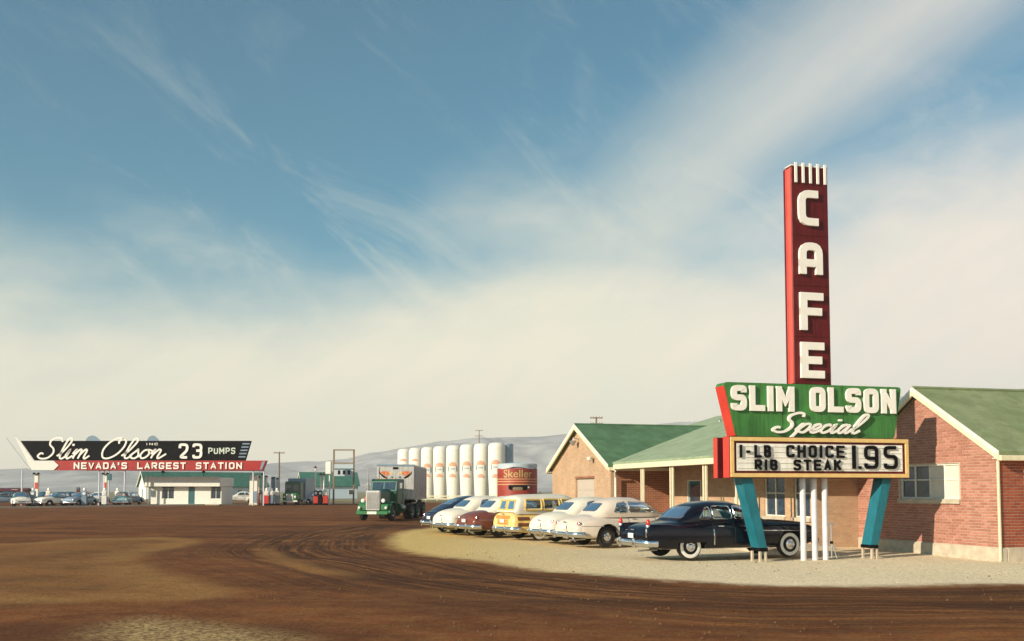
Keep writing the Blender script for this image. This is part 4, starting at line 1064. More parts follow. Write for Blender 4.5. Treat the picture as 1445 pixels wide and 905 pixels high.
    # bumpers
    def bumper(x, dirn, z, wid, r, sz, n, wrap):
        pts = []
        for a in np.linspace(-1, 1, 15):
            y = wid * math.sin(a * math.pi / 2 * .97) / math.sin(math.pi / 2 * .97)
            pts.append((x + dirn * -wrap * abs(a) ** 4 + dirn * .10 * (1 - a * a) + ox, y, z))
        mb = MB(); mb.tube(pts, r, 10, sz=sz); b_ = mb.build(n, M['chrome'], T, True)
        for y in (-.42, .42):
            g2 = MB(); g2.lathe([(0, -.14), (.045, -.12), (.055, 0), (.045, .12), (0, .14)], 10, (x + dirn * .13 + ox, y, z)); g2.build('bumper_guard', M['chrome'], b_, True)
        return b_
    bz = s.get('bz', .43)
    bumper(-.03, -1, bz, s['bw'], .045, 2.0, 'rear_bumper', .30); bumper(L + .03, 1, bz, s['bw'], .045, 2.0, 'front_bumper', .30)
    # lamps
    for sg in (1, -1):
        lx, ly, lz, kind = s['tail']
        mb = MB()
        if kind == 'fin':
            mb.lathe([(0, -.02), (.045, -.015), (.055, .05), (.045, .12), (0, .17)], 12, (lx + ox, sg * ly, lz)); mb.build('tail_lamp', M['lamp_red'], T, True)
            mb = MB(); mb.lathe([(.06, -.10), (.065, -.02), (.058, .0)], 12, (lx + ox, sg * ly, lz)); mb.lathe([(0, -.36), (.06, -.33), (.075, -.2), (.062, -.1)], 12, (lx + ox - .01, sg * ly, lz)); mb.build('lamp_bezel', M['chrome'], T, True)
        else:
            xx = lx
            mb.lathe([(0, -.035), (.03, -.03), (.05, 0), (.05, .03)], 14, (xx + ox, sg * ly, lz), 'x'); mb.build('tail_lamp', M['lamp_red'], T, True)
            mb = MB(); mb.lathe([(.05, -.012), (.066, .0), (.062, .06)], 14, (xx + ox, sg * ly, lz), 'x'); mb.build('lamp_bezel', M['chrome'], T, True)
        mb = MB(); mb.lathe([(.085, -.06), (.09, .015), (.07, .04), (0, .055)], 16, (L - .06 + ox, sg * s['hy'], s['hz']), 'x'); mb.build('headlight', M['lamp_glass'], T, True)
    mb = MB()
    for k in range(4): mb.tube([(L - .01 + .02 * (1 - abs(y) ** 2 * 3) + ox, y, .48 + k * .055) for y in np.linspace(-.5, .5, 9)], .016, 6)
    mb.build('grille', M['chrome'], T, True)
    mb = MB(); mb.box((-.055 + ox, -.15, s['pz']), (-.035 + ox, .15, s['pz'] + .13), ch=.006); mb.build('licence_plate', M['amber'] if s.get('plate') else M['panel'], T)
    mb = MB(); mb.tube([(s['hx'] + ox, -.10, s['hzr']), (s['hx'] - .03 + ox, 0, s['hzr'] + .01), (s['hx'] + ox, .10, s['hzr'])], .018, 8); mb.build('boot_handle', M['chrome'], T, True)
    mb = MB(); mb.tube([(-.10 + ox, -.5, .25), (.5 + ox, -.5, .27)], .025, 8); mb.build('exhaust_pipe', M['galv'], T, True)
    # panel gaps and brightwork following the body side
    def strip(x0, z0, x1, z1, r, material, nm, sides=(1, -1), n=26, parent=T, out=.002):
        for sg in sides:
            xs = np.linspace(x0, x1, n); zs = np.linspace(z0, z1, n); yy = ys(xs, zs)
            pts = [(a + ox, sg * (b + out), c) for a, b, c in zip(xs, yy, zs) if b > 0]
            if len(pts) > 2: mb = MB(); mb.tube(pts, r, 6); mb.build(nm, material, parent, True)
    for (x, za, zb_) in s['seams']: strip(x, za, x + .0, zb_, .009, M['dark'], 'door_gap', n=14, out=-.002)
    for (xa, za, xb, zb_, r) in s['chrome']: strip(xa, za, xb, zb_, r, M['chrome'], 'side_moulding', out=.001)
    for (x, z) in s['handles']: strip(x, z, x + .17, z, .014, M['chrome'], 'door_handle', n=5, out=.03)
    if s.get('tailgate'):
        mb = MB(); mb.box((-.022 + ox, -.50, .80), (.06 + ox, .50, .93), ch=.02); mb.build('wood_panel', M['tailwood'], T)
        mb = MB(); mb.box((-.026 + ox, -.40, .58), (.06 + ox, .40, .785), ch=.03); mb.build('wood_panel', M['tailwood'], T)
    # wood panels
    for (xa, xb, za, zb_, key_) in s.get('panels', []):
        for sg in (1, -1):
            nx_, nz_ = 12, 5; xs, zs = np.meshgrid(np.linspace(xa, xb, nx_), np.linspace(za, zb_, nz_), indexing='ij'); yy = ys(xs, zs)
            off = .012 if key_ == 'woodframe' else (.017 if 'raised' in key_ else .004)
            A = [(a + ox, sg * (b + off), c) for a, b, c in zip(xs.ravel(), yy.ravel(), zs.ravel())]; Bk = [(a, sg * (abs(b) - .05), c) for a, b, c in A]
            mb = MB(); fs = []
            N = nx_ * nz_
            for a in range(nx_ - 1):
                for b in range(nz_ - 1): f = (a * nz_ + b, (a + 1) * nz_ + b, (a + 1) * nz_ + b + 1, a * nz_ + b + 1); fs.append(f if sg < 0 else f[::-1])
            per = [a * nz_ for a in range(nx_)] + [(nx_ - 1) * nz_ + b for b in range(1, nz_)] + [a * nz_ + nz_ - 1 for a in range(nx_ - 2, -1, -1)] + [b for b in range(nz_ - 2, 0, -1)]
            for a in range(len(per)): f = (per[a], N + per[a], N + per[(a + 1) % len(per)], per[(a + 1) % len(per)]); fs.append(f if sg < 0 else f[::-1])
            mb.add(A + Bk, fs); mb.build('wood_frame' if key_ == 'woodframe' else 'wood_panel', M[key_.replace('raised', '')], T, True, 40)
    return T
M['tailwood'] = mat('orange_wood', (0.60, 0.26, 0.06), 0.45, var=0.2, scale=9, coat=0.2)
def place_by_rear_wheel(s, wx, D, phi):
    """car centre from the ground point of its right rear wheel"""
    lx, ly = s['xr'] - s['L'] / 2, -s['tr']; c, sn = math.cos(R(phi)), math.sin(R(phi))
    return (px(wx, D) - (c * lx - sn * ly), D - (sn * lx + c * ly)), R(phi)

def paintm(n, c, rough=0.3, coat=0.5, var=0.06): return mat(n, c, rough, 0.0, var, 1.5, coat=coat)
M['navy'] = mat('navy_black_paint', (0.003, 0.004, 0.010), 0.16, 0.0, 0.1, 1.5, coat=0.15, spec=0.35)
M['blush'] = paintm('off_white_paint', (0.70, 0.60, 0.50), 0.38, 0.25)
M['ivory'] = paintm('ivory_paint', (0.80, 0.73, 0.60), 0.38, 0.25)
M['pearl'] = paintm('pearl_white_paint', (0.76, 0.70, 0.58), 0.38, 0.25)
M['oxide'] = paintm('reddish_brown_paint', (0.17, 0.045, 0.025), 0.35, 0.3)
M['midnight'] = paintm('midnight_blue_paint', (0.012, 0.022, 0.045), 0.25, 0.6)
M['butter'] = paintm('cream_yellow_paint', (0.76, 0.55, 0.22), 0.4, 0.2)
M['seafoam'] = paintm('pale_teal_paint', (0.25, 0.42, 0.42), 0.4, 0.2)
M['tealdark'] = paintm('dark_teal_paint', (0.03, 0.12, 0.14), 0.4, 0.2)
M['steel'] = paintm('blue_grey_paint', (0.20, 0.28, 0.36), 0.4, 0.2)
M['woodframe'] = mat('ash_wood', (0.74, 0.50, 0.13), 0.45, var=0.10, scale=7, coat=0.2)
M['mahogany'] = mat('mahogany_panel', (0.15, 0.045, 0.02), 0.42, var=0.25, scale=7, coat=0.2)

CADDY = dict(L=5.45, R=.365, xr=1.30, xf=4.50, tr=.80, tf=.78, ycut=.52, paint=M['navy'], bw=.98, hy=.76, hz=.72, nu=3.6,
    w=[(0, .78), (.05, .84), (.3, .90), (1.0, .95), (2.5, .965), (4.0, .96), (4.9, .93), (5.3, .85), (5.45, .70)],
    zt=[(0, .66), (.06, .80), (.2, .90), (.6, 1.0), (1.1, 1.05), (2.4, 1.09), (3.6, 1.07), (4.5, 1.04), (5.1, .98), (5.36, .86), (5.45, .70)],
    zc=[(0, .58), (5.45, .60)], z0=[(0, .42), (.4, .30), (1, .26), (4.6, .26), (5.2, .34), (5.45, .42)],
    fenders=[(0.0, 2.35, [(0, .10), (.12, .15), (.8, .17), (1.8, .14), (2.35, .06)], [(0, .86), (.10, .965), (.5, .975), (1.1, .93), (1.9, .86), (2.35, .72)], [(0, .62), (2.35, .60)], [(0, .44), (.5, .30), (2.35, .30)], [(0, .82), (.4, .85), (1.6, .86), (2.35, .86)]),
             (3.2, 5.42, [(3.2, .05), (3.8, .13), (4.6, .16), (5.2, .14), (5.42, .08)], [(3.2, .80), (3.8, .93), (4.6, .95), (5.2, .90), (5.42, .76)], [(3.2, .60), (5.42, .64)], [(3.2, .32), (5.42, .48)], [(3.2, .86), (4.6, .82), (5.42, .76)])],
    g0=1.02, g1=3.85, gw=[(1.02, .66), (1.5, .80), (2.2, .85), (3.2, .84), (3.85, .74)],
    gz=[(1.02, 1.02), (1.18, 1.15), (1.45, 1.38), (1.8, 1.53), (2.3, 1.59), (2.8, 1.57), (3.15, 1.48), (3.45, 1.30), (3.85, 1.04)], gb=[(1.02, 1.0), (3.85, 1.01)], gwi=.70, gn=3.0,
    side=[[(1.62, 1.10), (1.98, 1.10), (1.98, 1.44), (1.84, 1.40)], [(2.04, 1.10), (2.64, 1.10), (2.60, 1.46), (2.04, 1.45)], [(2.72, 1.10), (3.40, 1.10), (3.08, 1.43), (2.70, 1.46)]],
    rearw=[[(-.62, 1.12), (.62, 1.12), (.50, 1.42), (-.50, 1.42)]], xrw=1.9, frontw=[[(-.70, 1.10), (.70, 1.10), (.60, 1.44), (-.60, 1.44)]], xfw=2.9,
    seats=[1.75, 2.75], tail=(.06, .82, .95, 'fin'), skirt=.50, pz=.58, hx=.02, hzr=.80, bz=.46,
    seams=[(2.02, .34, 1.02), (2.68, .34, 1.02), (3.62, .36, 1.0)], chrome=[(2.0, .40, 2.0, .82, .022), (2.95, .78, 5.2, .74, .014), (.5, .30, 2.0, .30, .014), (2.0, .30, 3.9, .30, .014)], handles=[(2.15, .90), (2.85, .90)])
SEDAN = dict(L=4.95, R=.35, xr=1.12, xf=4.05, tr=.74, tf=.73, ycut=.50, paint=M['blush'], bw=.90, hy=.66, hz=.76, nu=2.8,
    w=[(0, .66), (.05, .74), (.3, .82), (.9, .87), (2.5, .885), (3.8, .86), (4.5, .80), (4.85, .70), (4.95, .55)],
    zt=[(0, .68), (.06, .84), (.2, .94), (.6, 1.05), (1.0, 1.09), (2.4, 1.12), (3.3, 1.11), (4.2, 1.08), (4.65, 1.0), (4.88, .86), (4.95, .70)],
    zc=[(0, .58), (4.95, .60)], z0=[(0, .40), (.4, .30), (1, .27), (4.2, .27), (4.7, .34), (4.95, .42)],
    fenders=[(0.06, 2.05, [(.06, .07), (.3, .15), (.9, .19), (1.5, .17), (2.05, .04)], [(.06, .66), (.3, .84), (.9, .93), (1.5, .88), (2.05, .58)], [(.06, .54), (2.05, .50)], [(.06, .42), (.5, .30), (2.05, .30)], [(.06, .66), (.9, .76), (2.05, .80)]),
             (2.9, 4.92, [(2.9, .04), (3.5, .15), (4.2, .18), (4.7, .15), (4.92, .07)], [(2.9, .78), (3.5, .95), (4.2, .97), (4.7, .90), (4.92, .72)], [(2.9, .56), (4.92, .60)], [(2.9, .32), (4.92, .46)], [(2.9, .80), (4.2, .73), (4.92, .63)])],
    g0=.74, g1=3.45, gw=[(.74, .60), (1.2, .76), (1.9, .80), (2.8, .79), (3.45, .68)],
    gz=[(.74, 1.03), (.86, 1.14), (1.1, 1.36), (1.45, 1.55), (1.95, 1.64), (2.4, 1.63), (2.75, 1.54), (3.05, 1.36), (3.45, 1.06)], gb=[(.74, 1.0), (3.45, 1.03)], gwi=.66, gn=2.7,
    side=[[(1.42, 1.14), (1.92, 1.14), (1.94, 1.50), (1.62, 1.45)], [(2.02, 1.14), (3.02, 1.14), (2.70, 1.46), (2.04, 1.50)]],
    rearw=[[(-.46, 1.18), (.46, 1.18), (.38, 1.44), (-.38, 1.44)]], xrw=1.5, frontw=[[(-.60, 1.14), (-.03, 1.14), (-.03, 1.50), (-.50, 1.48)], [(.03, 1.14), (.60, 1.14), (.50, 1.48), (.03, 1.50)]], xfw=2.5,
    seats=[1.5, 2.4], tail=(.10, .72, .78, 'round'), pz=.60, hx=.0, hzr=.82, trim_r=.013, ww=False, rim=M['seat'],
    seams=[(1.98, .34, 1.05), (3.05, .34, 1.05)], chrome=[(.2, .70, .95, .70, .011), (.5, .30, 3.7, .30, .012)], handles=[(2.12, .92)])
import copy
def var(s, **kw): d = copy.copy(s); d.update(kw); return d
FAST = var(SEDAN, paint=M['midnight'], g0=.10, gw=[(.10, .42), (.6, .62), (1.2, .74), (1.9, .80), (2.8, .79), (3.45, .68)],
    gz=[(.10, .86), (.4, 1.06), (.8, 1.27), (1.2, 1.45), (1.6, 1.57), (2.0, 1.63), (2.4, 1.62), (2.75, 1.53), (3.05, 1.36), (3.45, 1.06)], gb=[(.10, .84), (.6, .98), (1.2, 1.02), (3.45, 1.03)],
    rearw=[[(-.44, 1.26), (.44, 1.26), (.36, 1.47), (-.36, 1.47)]], xrw=1.6)
ROUND = var(SEDAN, ww=True, paint=M['ivory'], zt=[(0, .70), (.06, .88), (.2, 1.0), (.6, 1.10), (1.0, 1.13), (2.4, 1.13), (3.3, 1.11), (4.2, 1.08), (4.65, 1.0), (4.88, .86), (4.95, .70)],
    w=[(0, .70), (.05, .79), (.3, .87), (.9, .90), (2.5, .90), (3.8, .86), (4.5, .80), (4.85, .70), (4.95, .55)])
WAGON = var(SEDAN, tailgate=True, ww=True, rim=M['butter'], paint=M['butter'], roof=M['pearl'], g0=.10, nu=3.4, gn=3.6, w=[(0, .74), (.05, .80), (.3, .85), (.9, .87), (2.5, .885), (3.8, .86), (4.5, .80), (4.85, .70), (4.95, .55)],
    zt=[(0, .80), (.05, .98), (.15, 1.05), (.6, 1.09), (2.4, 1.10), (3.3, 1.10), (4.2, 1.07), (4.65, 1.0), (4.88, .86), (4.95, .70)],
    gw=[(.10, .72), (.3, .77), (1.9, .80), (2.8, .79), (3.45, .68)], gz=[(.10, 1.06), (.16, 1.25), (.26, 1.55), (.40, 1.66), (.8, 1.71), (2.3, 1.73), (2.75, 1.62), (3.05, 1.40), (3.45, 1.06)], gb=[(.10, 1.02), (3.45, 1.03)],
    side=[[(.50, 1.13), (1.22, 1.13), (1.22, 1.52), (.56, 1.52)], [(1.32, 1.13), (2.02, 1.13), (2.02, 1.53), (1.32, 1.53)], [(2.12, 1.13), (3.05, 1.13), (2.74, 1.50), (2.12, 1.53)]],
    rearw=[[(-.58, 1.14), (-.04, 1.14), (-.04, 1.50), (-.54, 1.50)], [(.04, 1.14), (.58, 1.14), (.54, 1.50), (.04, 1.50)]], xrw=.7, wr=.05, trim=M['woodframe'], trim_r=.036, seats=[1.2, 2.2], pz=.66, hzr=.98,
    chrome=[(.5, .30, 3.7, .30, .012)], seams=[(1.27, .34, 1.05), (2.07, .34, 1.05), (3.05, .34, 1.05)],
    panels=[(.30, 3.06, .945, 1.0, 'woodframe'), (1.68, 3.06, .60, .665, 'woodframe'), (1.68, 3.06, .44, .50, 'woodframe'), (1.68, 1.76, .505, .975, 'woodframe'), (2.03, 2.11, .505, .975, 'woodframe'), (2.98, 3.06, .505, .975, 'woodframe'),
            (1.765, 2.025, .505, .595, 'mahogany'), (1.765, 2.025, .67, .975, 'mahogany'), (2.115, 2.975, .505, .595, 'mahogany'), (2.115, 2.975, .67, .975, 'mahogany'),
            (.12, .70, .46, .93, 'woodframe'), (.17, .64, .75, .88, 'mahoganyraised'), (.17, .64, .53, .66, 'mahoganyraised')])
def car(name, label, s, wx, D, phi):
    loc, rz = place_by_rear_wheel(s, wx, D, phi); return make_car(name, label, s, loc, rz)
car('luxury_sedan', 'glossy black sedan with small tail fins and chrome bumper parked beside the cafe sign', CADDY, 971, 27.0, 20)
plym = car('parked_sedan', 'off-white two-door sedan with its whole right side and rear wheel showing', SEDAN, 854, 32.8, 26)
car('parked_sedan', 'cream white sedan half hidden between the off-white sedan and the woody wagon', var(ROUND, paint=M['pearl']), 814, 35.0, 28)
car('station_wagon', 'yellow woody station wagon with brown side panels and a pale roof', WAGON, 760, 37.3, 30)
car('parked_sedan', 'reddish brown sedan squeezed between the white sedan and the woody wagon', var(SEDAN, paint=M['oxide'], roof=M['ivory']), 703, 39.6, 31)
car('parked_sedan', 'ivory white round-tailed sedan next to the dark fastback', ROUND, 667, 41.6, 32)
car('fastback_sedan', 'dark blue fastback at the far left end of the parked row', FAST, 649, 43.8, 33)

# ------------------------------------------------------------------ green tractor and its trailer
M['truck'] = paintm('truck_green_paint', (0.020, 0.155, 0.050), 0.38, 0.3)
M['truckd'] = paintm('dark_green_paint', (0.015, 0.085, 0.045), 0.35, 0.4)
M['alu'] = mat('aluminium_sheet', (0.56, 0.55, 0.53), 0.45, 0.3, var=0.12, scale=2, streak=0.25)
M['wing'] = mat('faded_orange', (0.62, 0.17, 0.05), 0.5, var=0.15)
def truck_wheel(parent, x, y, r=.50, w=.28, rim=None):
    t = MB(); t.lathe([(r * .55, -w / 2), (r * .9, -w / 2), (r, -w / 2 + .04), (r, w / 2 - .04), (r * .9, w / 2), (r * .55, w / 2), (.03, w / 2 - .06)], 26, (0, 0, 0), 'y'); W = t.build('wheel', M['rubber'], parent, True)
    h = MB(); h.lathe([(r * .55, w / 2 - .01), (r * .5, w / 2 + .01), (r * .3, w / 2 - .03), (r * .2, w / 2 + .05), (0, w / 2 + .06)], 20, (0, 0, 0), 'y'); h.build('hub', rim or M['truckd'], W, True)
    W.location = (x, y, r); W.rotation_euler = (0, 0, 0 if y > 0 else math.pi); return W
def tractor():
    D = 60.2; T = thing('truck_tractor', 'green long-nosed truck tractor with a tall silver grille coming across the dirt lot', 'truck', (px(525, D), D, 0), R(-103))
    g_ = M['truck']
    mb = MB(); mb.box((-.10, -1.02, .38), (.02, 1.02, .60), ch=.03); B = mb.build('bumper', g_, T)
    mb = MB(); mb.box((.021, -.30, .41), (.03, .30, .57)); mb.build('licence_plate', M['panel'], B)
    mb = MB(); mb.box((-.32, -.46, .62), (-.12, .46, 1.84), ch=.05); G_ = mb.build('grille_shell', M['alu'], T)
    for k in range(11):
        y = -.36 + k * .072
        mb = MB(); mb.box((-.135, y - .016, .72), (-.10, y + .016, 1.74)); mb.build('grille_bar', M['chrome'], G_)
    mb = MB(); mb.add([(-.322, -.44, .9), (-.322, .44, .9), (-.322, .44, 1.72), (-.322, .22, 1.86), (-.322, -.22, 1.86), (-.322, -.44, 1.72), (-1.95, -.62, .9), (-1.95, .62, .9), (-1.95, .62, 1.76), (-1.95, .32, 1.94), (-1.95, -.32, 1.94), (-1.95, -.62, 1.76)],
        [(0, 1, 2, 3, 4, 5), (11, 10, 9, 8, 7, 6), (0, 6, 7, 1), (1, 7, 8, 2), (2, 8, 9, 3), (3, 9, 10, 4), (4, 10, 11, 5), (5, 11, 6, 0)]); mb.build('hood', M['truckd'], T, True, 20)
    mb = MB(); mb.box((-3.45, -.90, .95), (-1.96, .90, 1.80), ch=.06); mb.prism([(-3.45, 1.80), (-1.96, 1.80), (-2.14, 2.42), (-2.30, 2.56), (-3.40, 2.56), (-3.45, 2.44)], -.86, .86); C_ = mb.build('cab', M['truckd'], T)
    for a, b in ((-.74, -.05), (.05, .74)):
        mb = MB(); k = .28 / 1.0
        mb.add([(-1.965, a, 1.88), (-1.965, b, 1.88), (-2.10, b, 2.36), (-2.10, a, 2.36), (-2.02, a, 1.88), (-2.02, b, 1.88), (-2.16, b, 2.36), (-2.16, a, 2.36)],
               [(0, 1, 2, 3), (7, 6, 5, 4), (0, 4, 5, 1), (1, 5, 6, 2), (2, 6, 7, 3), (3, 7, 4, 0)]); mb.build('windshield', M['winglass'], C_)
    for s in (1, -1):
        mb = MB(); mb.box((-2.95, s * .862, 1.88), (-2.22, s * .872, 2.38), ch=.004); mb.build('side_window', M['winglass'], C_)
        d = MB(); d.tube([(-3.0, s * .903, 1.0), (-3.0, s * .903, 1.8), (-3.0, s * .863, 2.46), (-2.2, s * .863, 2.44), (-2.06, s * .903, 1.82), (-2.06, s * .903, 1.0)], .01, 5, closed=True); d.build('door_gap', M['black'], C_)
        # front fender: a curved mudguard
        pts = [(-.95 + .66 * math.cos(a), .52 + .66 * math.sin(a)) for a in np.linspace(-.15, 3.0, 15)]
        inn = [(-.95 + .60 * math.cos(a), .52 + .60 * math.sin(a)) for a in np.linspace(3.0, -.15, 15)]
        mb = MB(); mb.prism(pts + inn, s * .56, s * 1.06); F_ = mb.build('front_fender', g_, T, True, 50)
        mb = MB(); mb.box((-.34, s * .47, .62), (-.20, s * .98, 1.02), ch=.05); mb.build('fender_nose', g_, F_)
        mb = MB(); mb.lathe([(.0, -.14), (.10, -.12), (.135, 0), (.135, .02)], 16, (-.20, s * .66, 1.22), 'x'); mb.build('headlight', g_, T, True)
        mb = MB(); mb.lathe([(.13, .0), (.10, .035), (0, .05)], 16, (-.18, s * .66, 1.22), 'x'); mb.build('headlight_lens', M['lamp_glass'], T, True)
        mb = MB(); mb.lathe([(0, -.06), (.07, -.03), (.08, .03), (0, .06)], 12, (-.10, s * .86, .80), 'x'); mb.build('fog_lamp', M['lamp_glass'], T, True)
        mb = MB(); mb.lathe([(0, -.45), (.28, -.42), (.30, -.38), (.30, .38), (.28, .42), (0, .45)], 16, (-2.7, s * .82, .72), 'x'); mb.build('fuel_tank', M['truckd'], T, True)
        truck_wheel(T, -.95, s * .90, .50, .26); truck_wheel(T, -4.4, s * .85, .50, .50); truck_wheel(T, -5.6, s * .85, .50, .50)
        mb = MB(); mb.tube([(-2.05, s * .95, 1.9), (-2.0, s * 1.15, 1.95), (-2.0, s * 1.15, 2.25)], .018, 6); mb.box((-2.03, s * 1.15 - .07, 1.98), (-2.0, s * 1.15 + .07, 2.3)); mb.build('mirror', M['chrome'], T)
    mb = MB(); mb.box((-6.2, -.42, .75), (-.4, -.30, .95)); mb.box((-6.2, .30, .75), (-.4, .42, .95)); mb.box((-6.2, -.298, .80), (-6.05, .298, .92)); mb.build('chassis_frame', M['black'], T)
    mb = MB(); mb.lathe([(0, .96), (.5, .96), (.52, 1.02), (0, 1.08)], 18, (-4.9, 0, 0)); mb.build('fifth_wheel', M['black'], T)
    mb = MB(); mb.lathe([(.055, .8), (.055, 1.5), (.085, 1.52), (.085, 2.2), (.055, 2.22), (.05, 3.25), (0, 3.25)], 14, (-1.98, -1.02, 0)); mb.build('exhaust_stack', M['chrome'], T, True)
    for y in (-.6, -.3, 0, .3, .6):
        mb = MB(); mb.lathe([(0, -.03), (.035, -.03), (.03, .04), (0, .06)], 8, (-2.4, y, 2.58)); mb.build('roof_lamp', M['amber'], C_, True)
    mb = MB(); mb.lathe([(0, 0), (.17, .02), (.2, .08), (.12, .2), (0, .22)], 14, (-.8, -.62, 1.22)); mb.build('air_horn', M['amber'], T, True)
def trailer():
    D = 64.6; T = thing('semi_trailer', 'white box trailer with orange wing marks on its front behind the green tractor', 'trailer', (px(558, D), D, 0), R(-90))
    W = 1.22; L = 9.4; zb, zt = 1.22, 3.52
    mb = MB(); mb.box((-L, -W, zb), (0, W, zt), ch=.06); B = mb.build('body', M['alu'], T)
    for y in (-W + .09, W - .09):
        mb = MB(); mb.box((.002, y - .07, zb + .04), (.03, y + .07, zt - .16), ch=.01); mb.build('corner_post', M['alu'], B)
    mb = MB(); mb.box((-.02, -W - .02, zt - .10), (.04, W + .02, zt + .02), ch=.015); mb.build('top_rail', M['steel'], B)
    for y in (-.62, 0.0, .62):
        mb = MB(); mb.box((.002, y - .02, zb + .06), (.018, y + .02, zt - .5), ch=.004); mb.build('panel_rib', M['alu'], B)
    mb = MB(); mb.box((.003, -.17, zt - .30), (.035, .17, zt - .16), ch=.01); mb.build('vent', M['black'], B)
    for s in (1, -1):
        w = MB(); w.prism([(s * .98, zt - .52), (s * .86, zt - .42), (s * .50, zt - .44), (s * .40, zt - .60), (s * .62, zt - .78)], .004, .016, plane='yz'); w.build('wing_mark', M['wing'], B)
        w = MB(); w.prism([(s * 1.06, zt - .40), (s * .985, zt - .56), (s * .63, zt - .80), (s * .50, zt - .86), (s * .60, zt - .92), (s * .84, zt - .80), (s * 1.10, zt - .52)], .004, .020, plane='yz'); w.build('wing_mark', M['black'], B)
        w = MB(); w.prism([(s * .48, zt - .45), (s * .24, zt - .52), (s * .20, zt - .66), (s * .38, zt - .60)], .004, .014, plane='yz'); w.build('wing_mark', M['yellow'], B)
        w = MB(); w.lathe([(0, 0), (.07, 0), (.06, .05), (0, .06)], 10, (.004, s * .26, zt - .80), 'x'); w.build('marker_lamp', M['steel'], B, True)
        mb = MB(); mb.box((-L + .07, s * (W + .0005), zb + .13), (-.07, s * (W + .006), zt - .13)); mb.build('shade_sheet', M['alu_shade'], B)  # sheet added over the trailer side, its shade painted in darker metal
        for k in range(7):
            x = -.6 - k * 1.3
            mb = MB(); mb.box((x - .03, s * (W + .0065), zb + .14), (x + .03, s * (W + .02), zt - .12)); mb.build('side_rib', M['alu_shade'], B)  # ribs take the same shade-darkened colour
        mb = MB(); mb.box((-L, s * (W + .001), zb), (0, s * (W + .025), zb + .12)); mb.build('side_rail', M['steel'], B)
        truck_wheel(T, -7.2, s * .92, .50, .52); truck_wheel(T, -8.4, s * .92, .50, .52)
        mb = MB(); mb.box((-2.6, s * .7 - .06, .3), (-2.48, s * .7 + .06, zb)); mb.box((-2.7, s * .7 - .12, .24), (-2.38, s * .7 + .12, .30)); mb.build('landing_leg', M['black'], T)
        mb = MB(); mb.box((-6.0, s * 1.12, .45), (-3.2, s * 1.16, zb - .02)); mb.build('side_guard', M['black'], T)
    mb = MB(); mb.box((-L + .2, -.45, .95), (-.4, .45, zb - .002)); mb.build('chassis_frame', M['black'], T)
    for k in range(5):
        mb = MB(); mb.tube([(.02, -.3 + .05 * k, zb + .35), (.18, -.3 + .05 * k, zb + .05), (.15, -.2 + .04 * k, zb - .2)], .012, 5); mb.build('air_hose', M['black'], T, True)
tractor(); trailer()

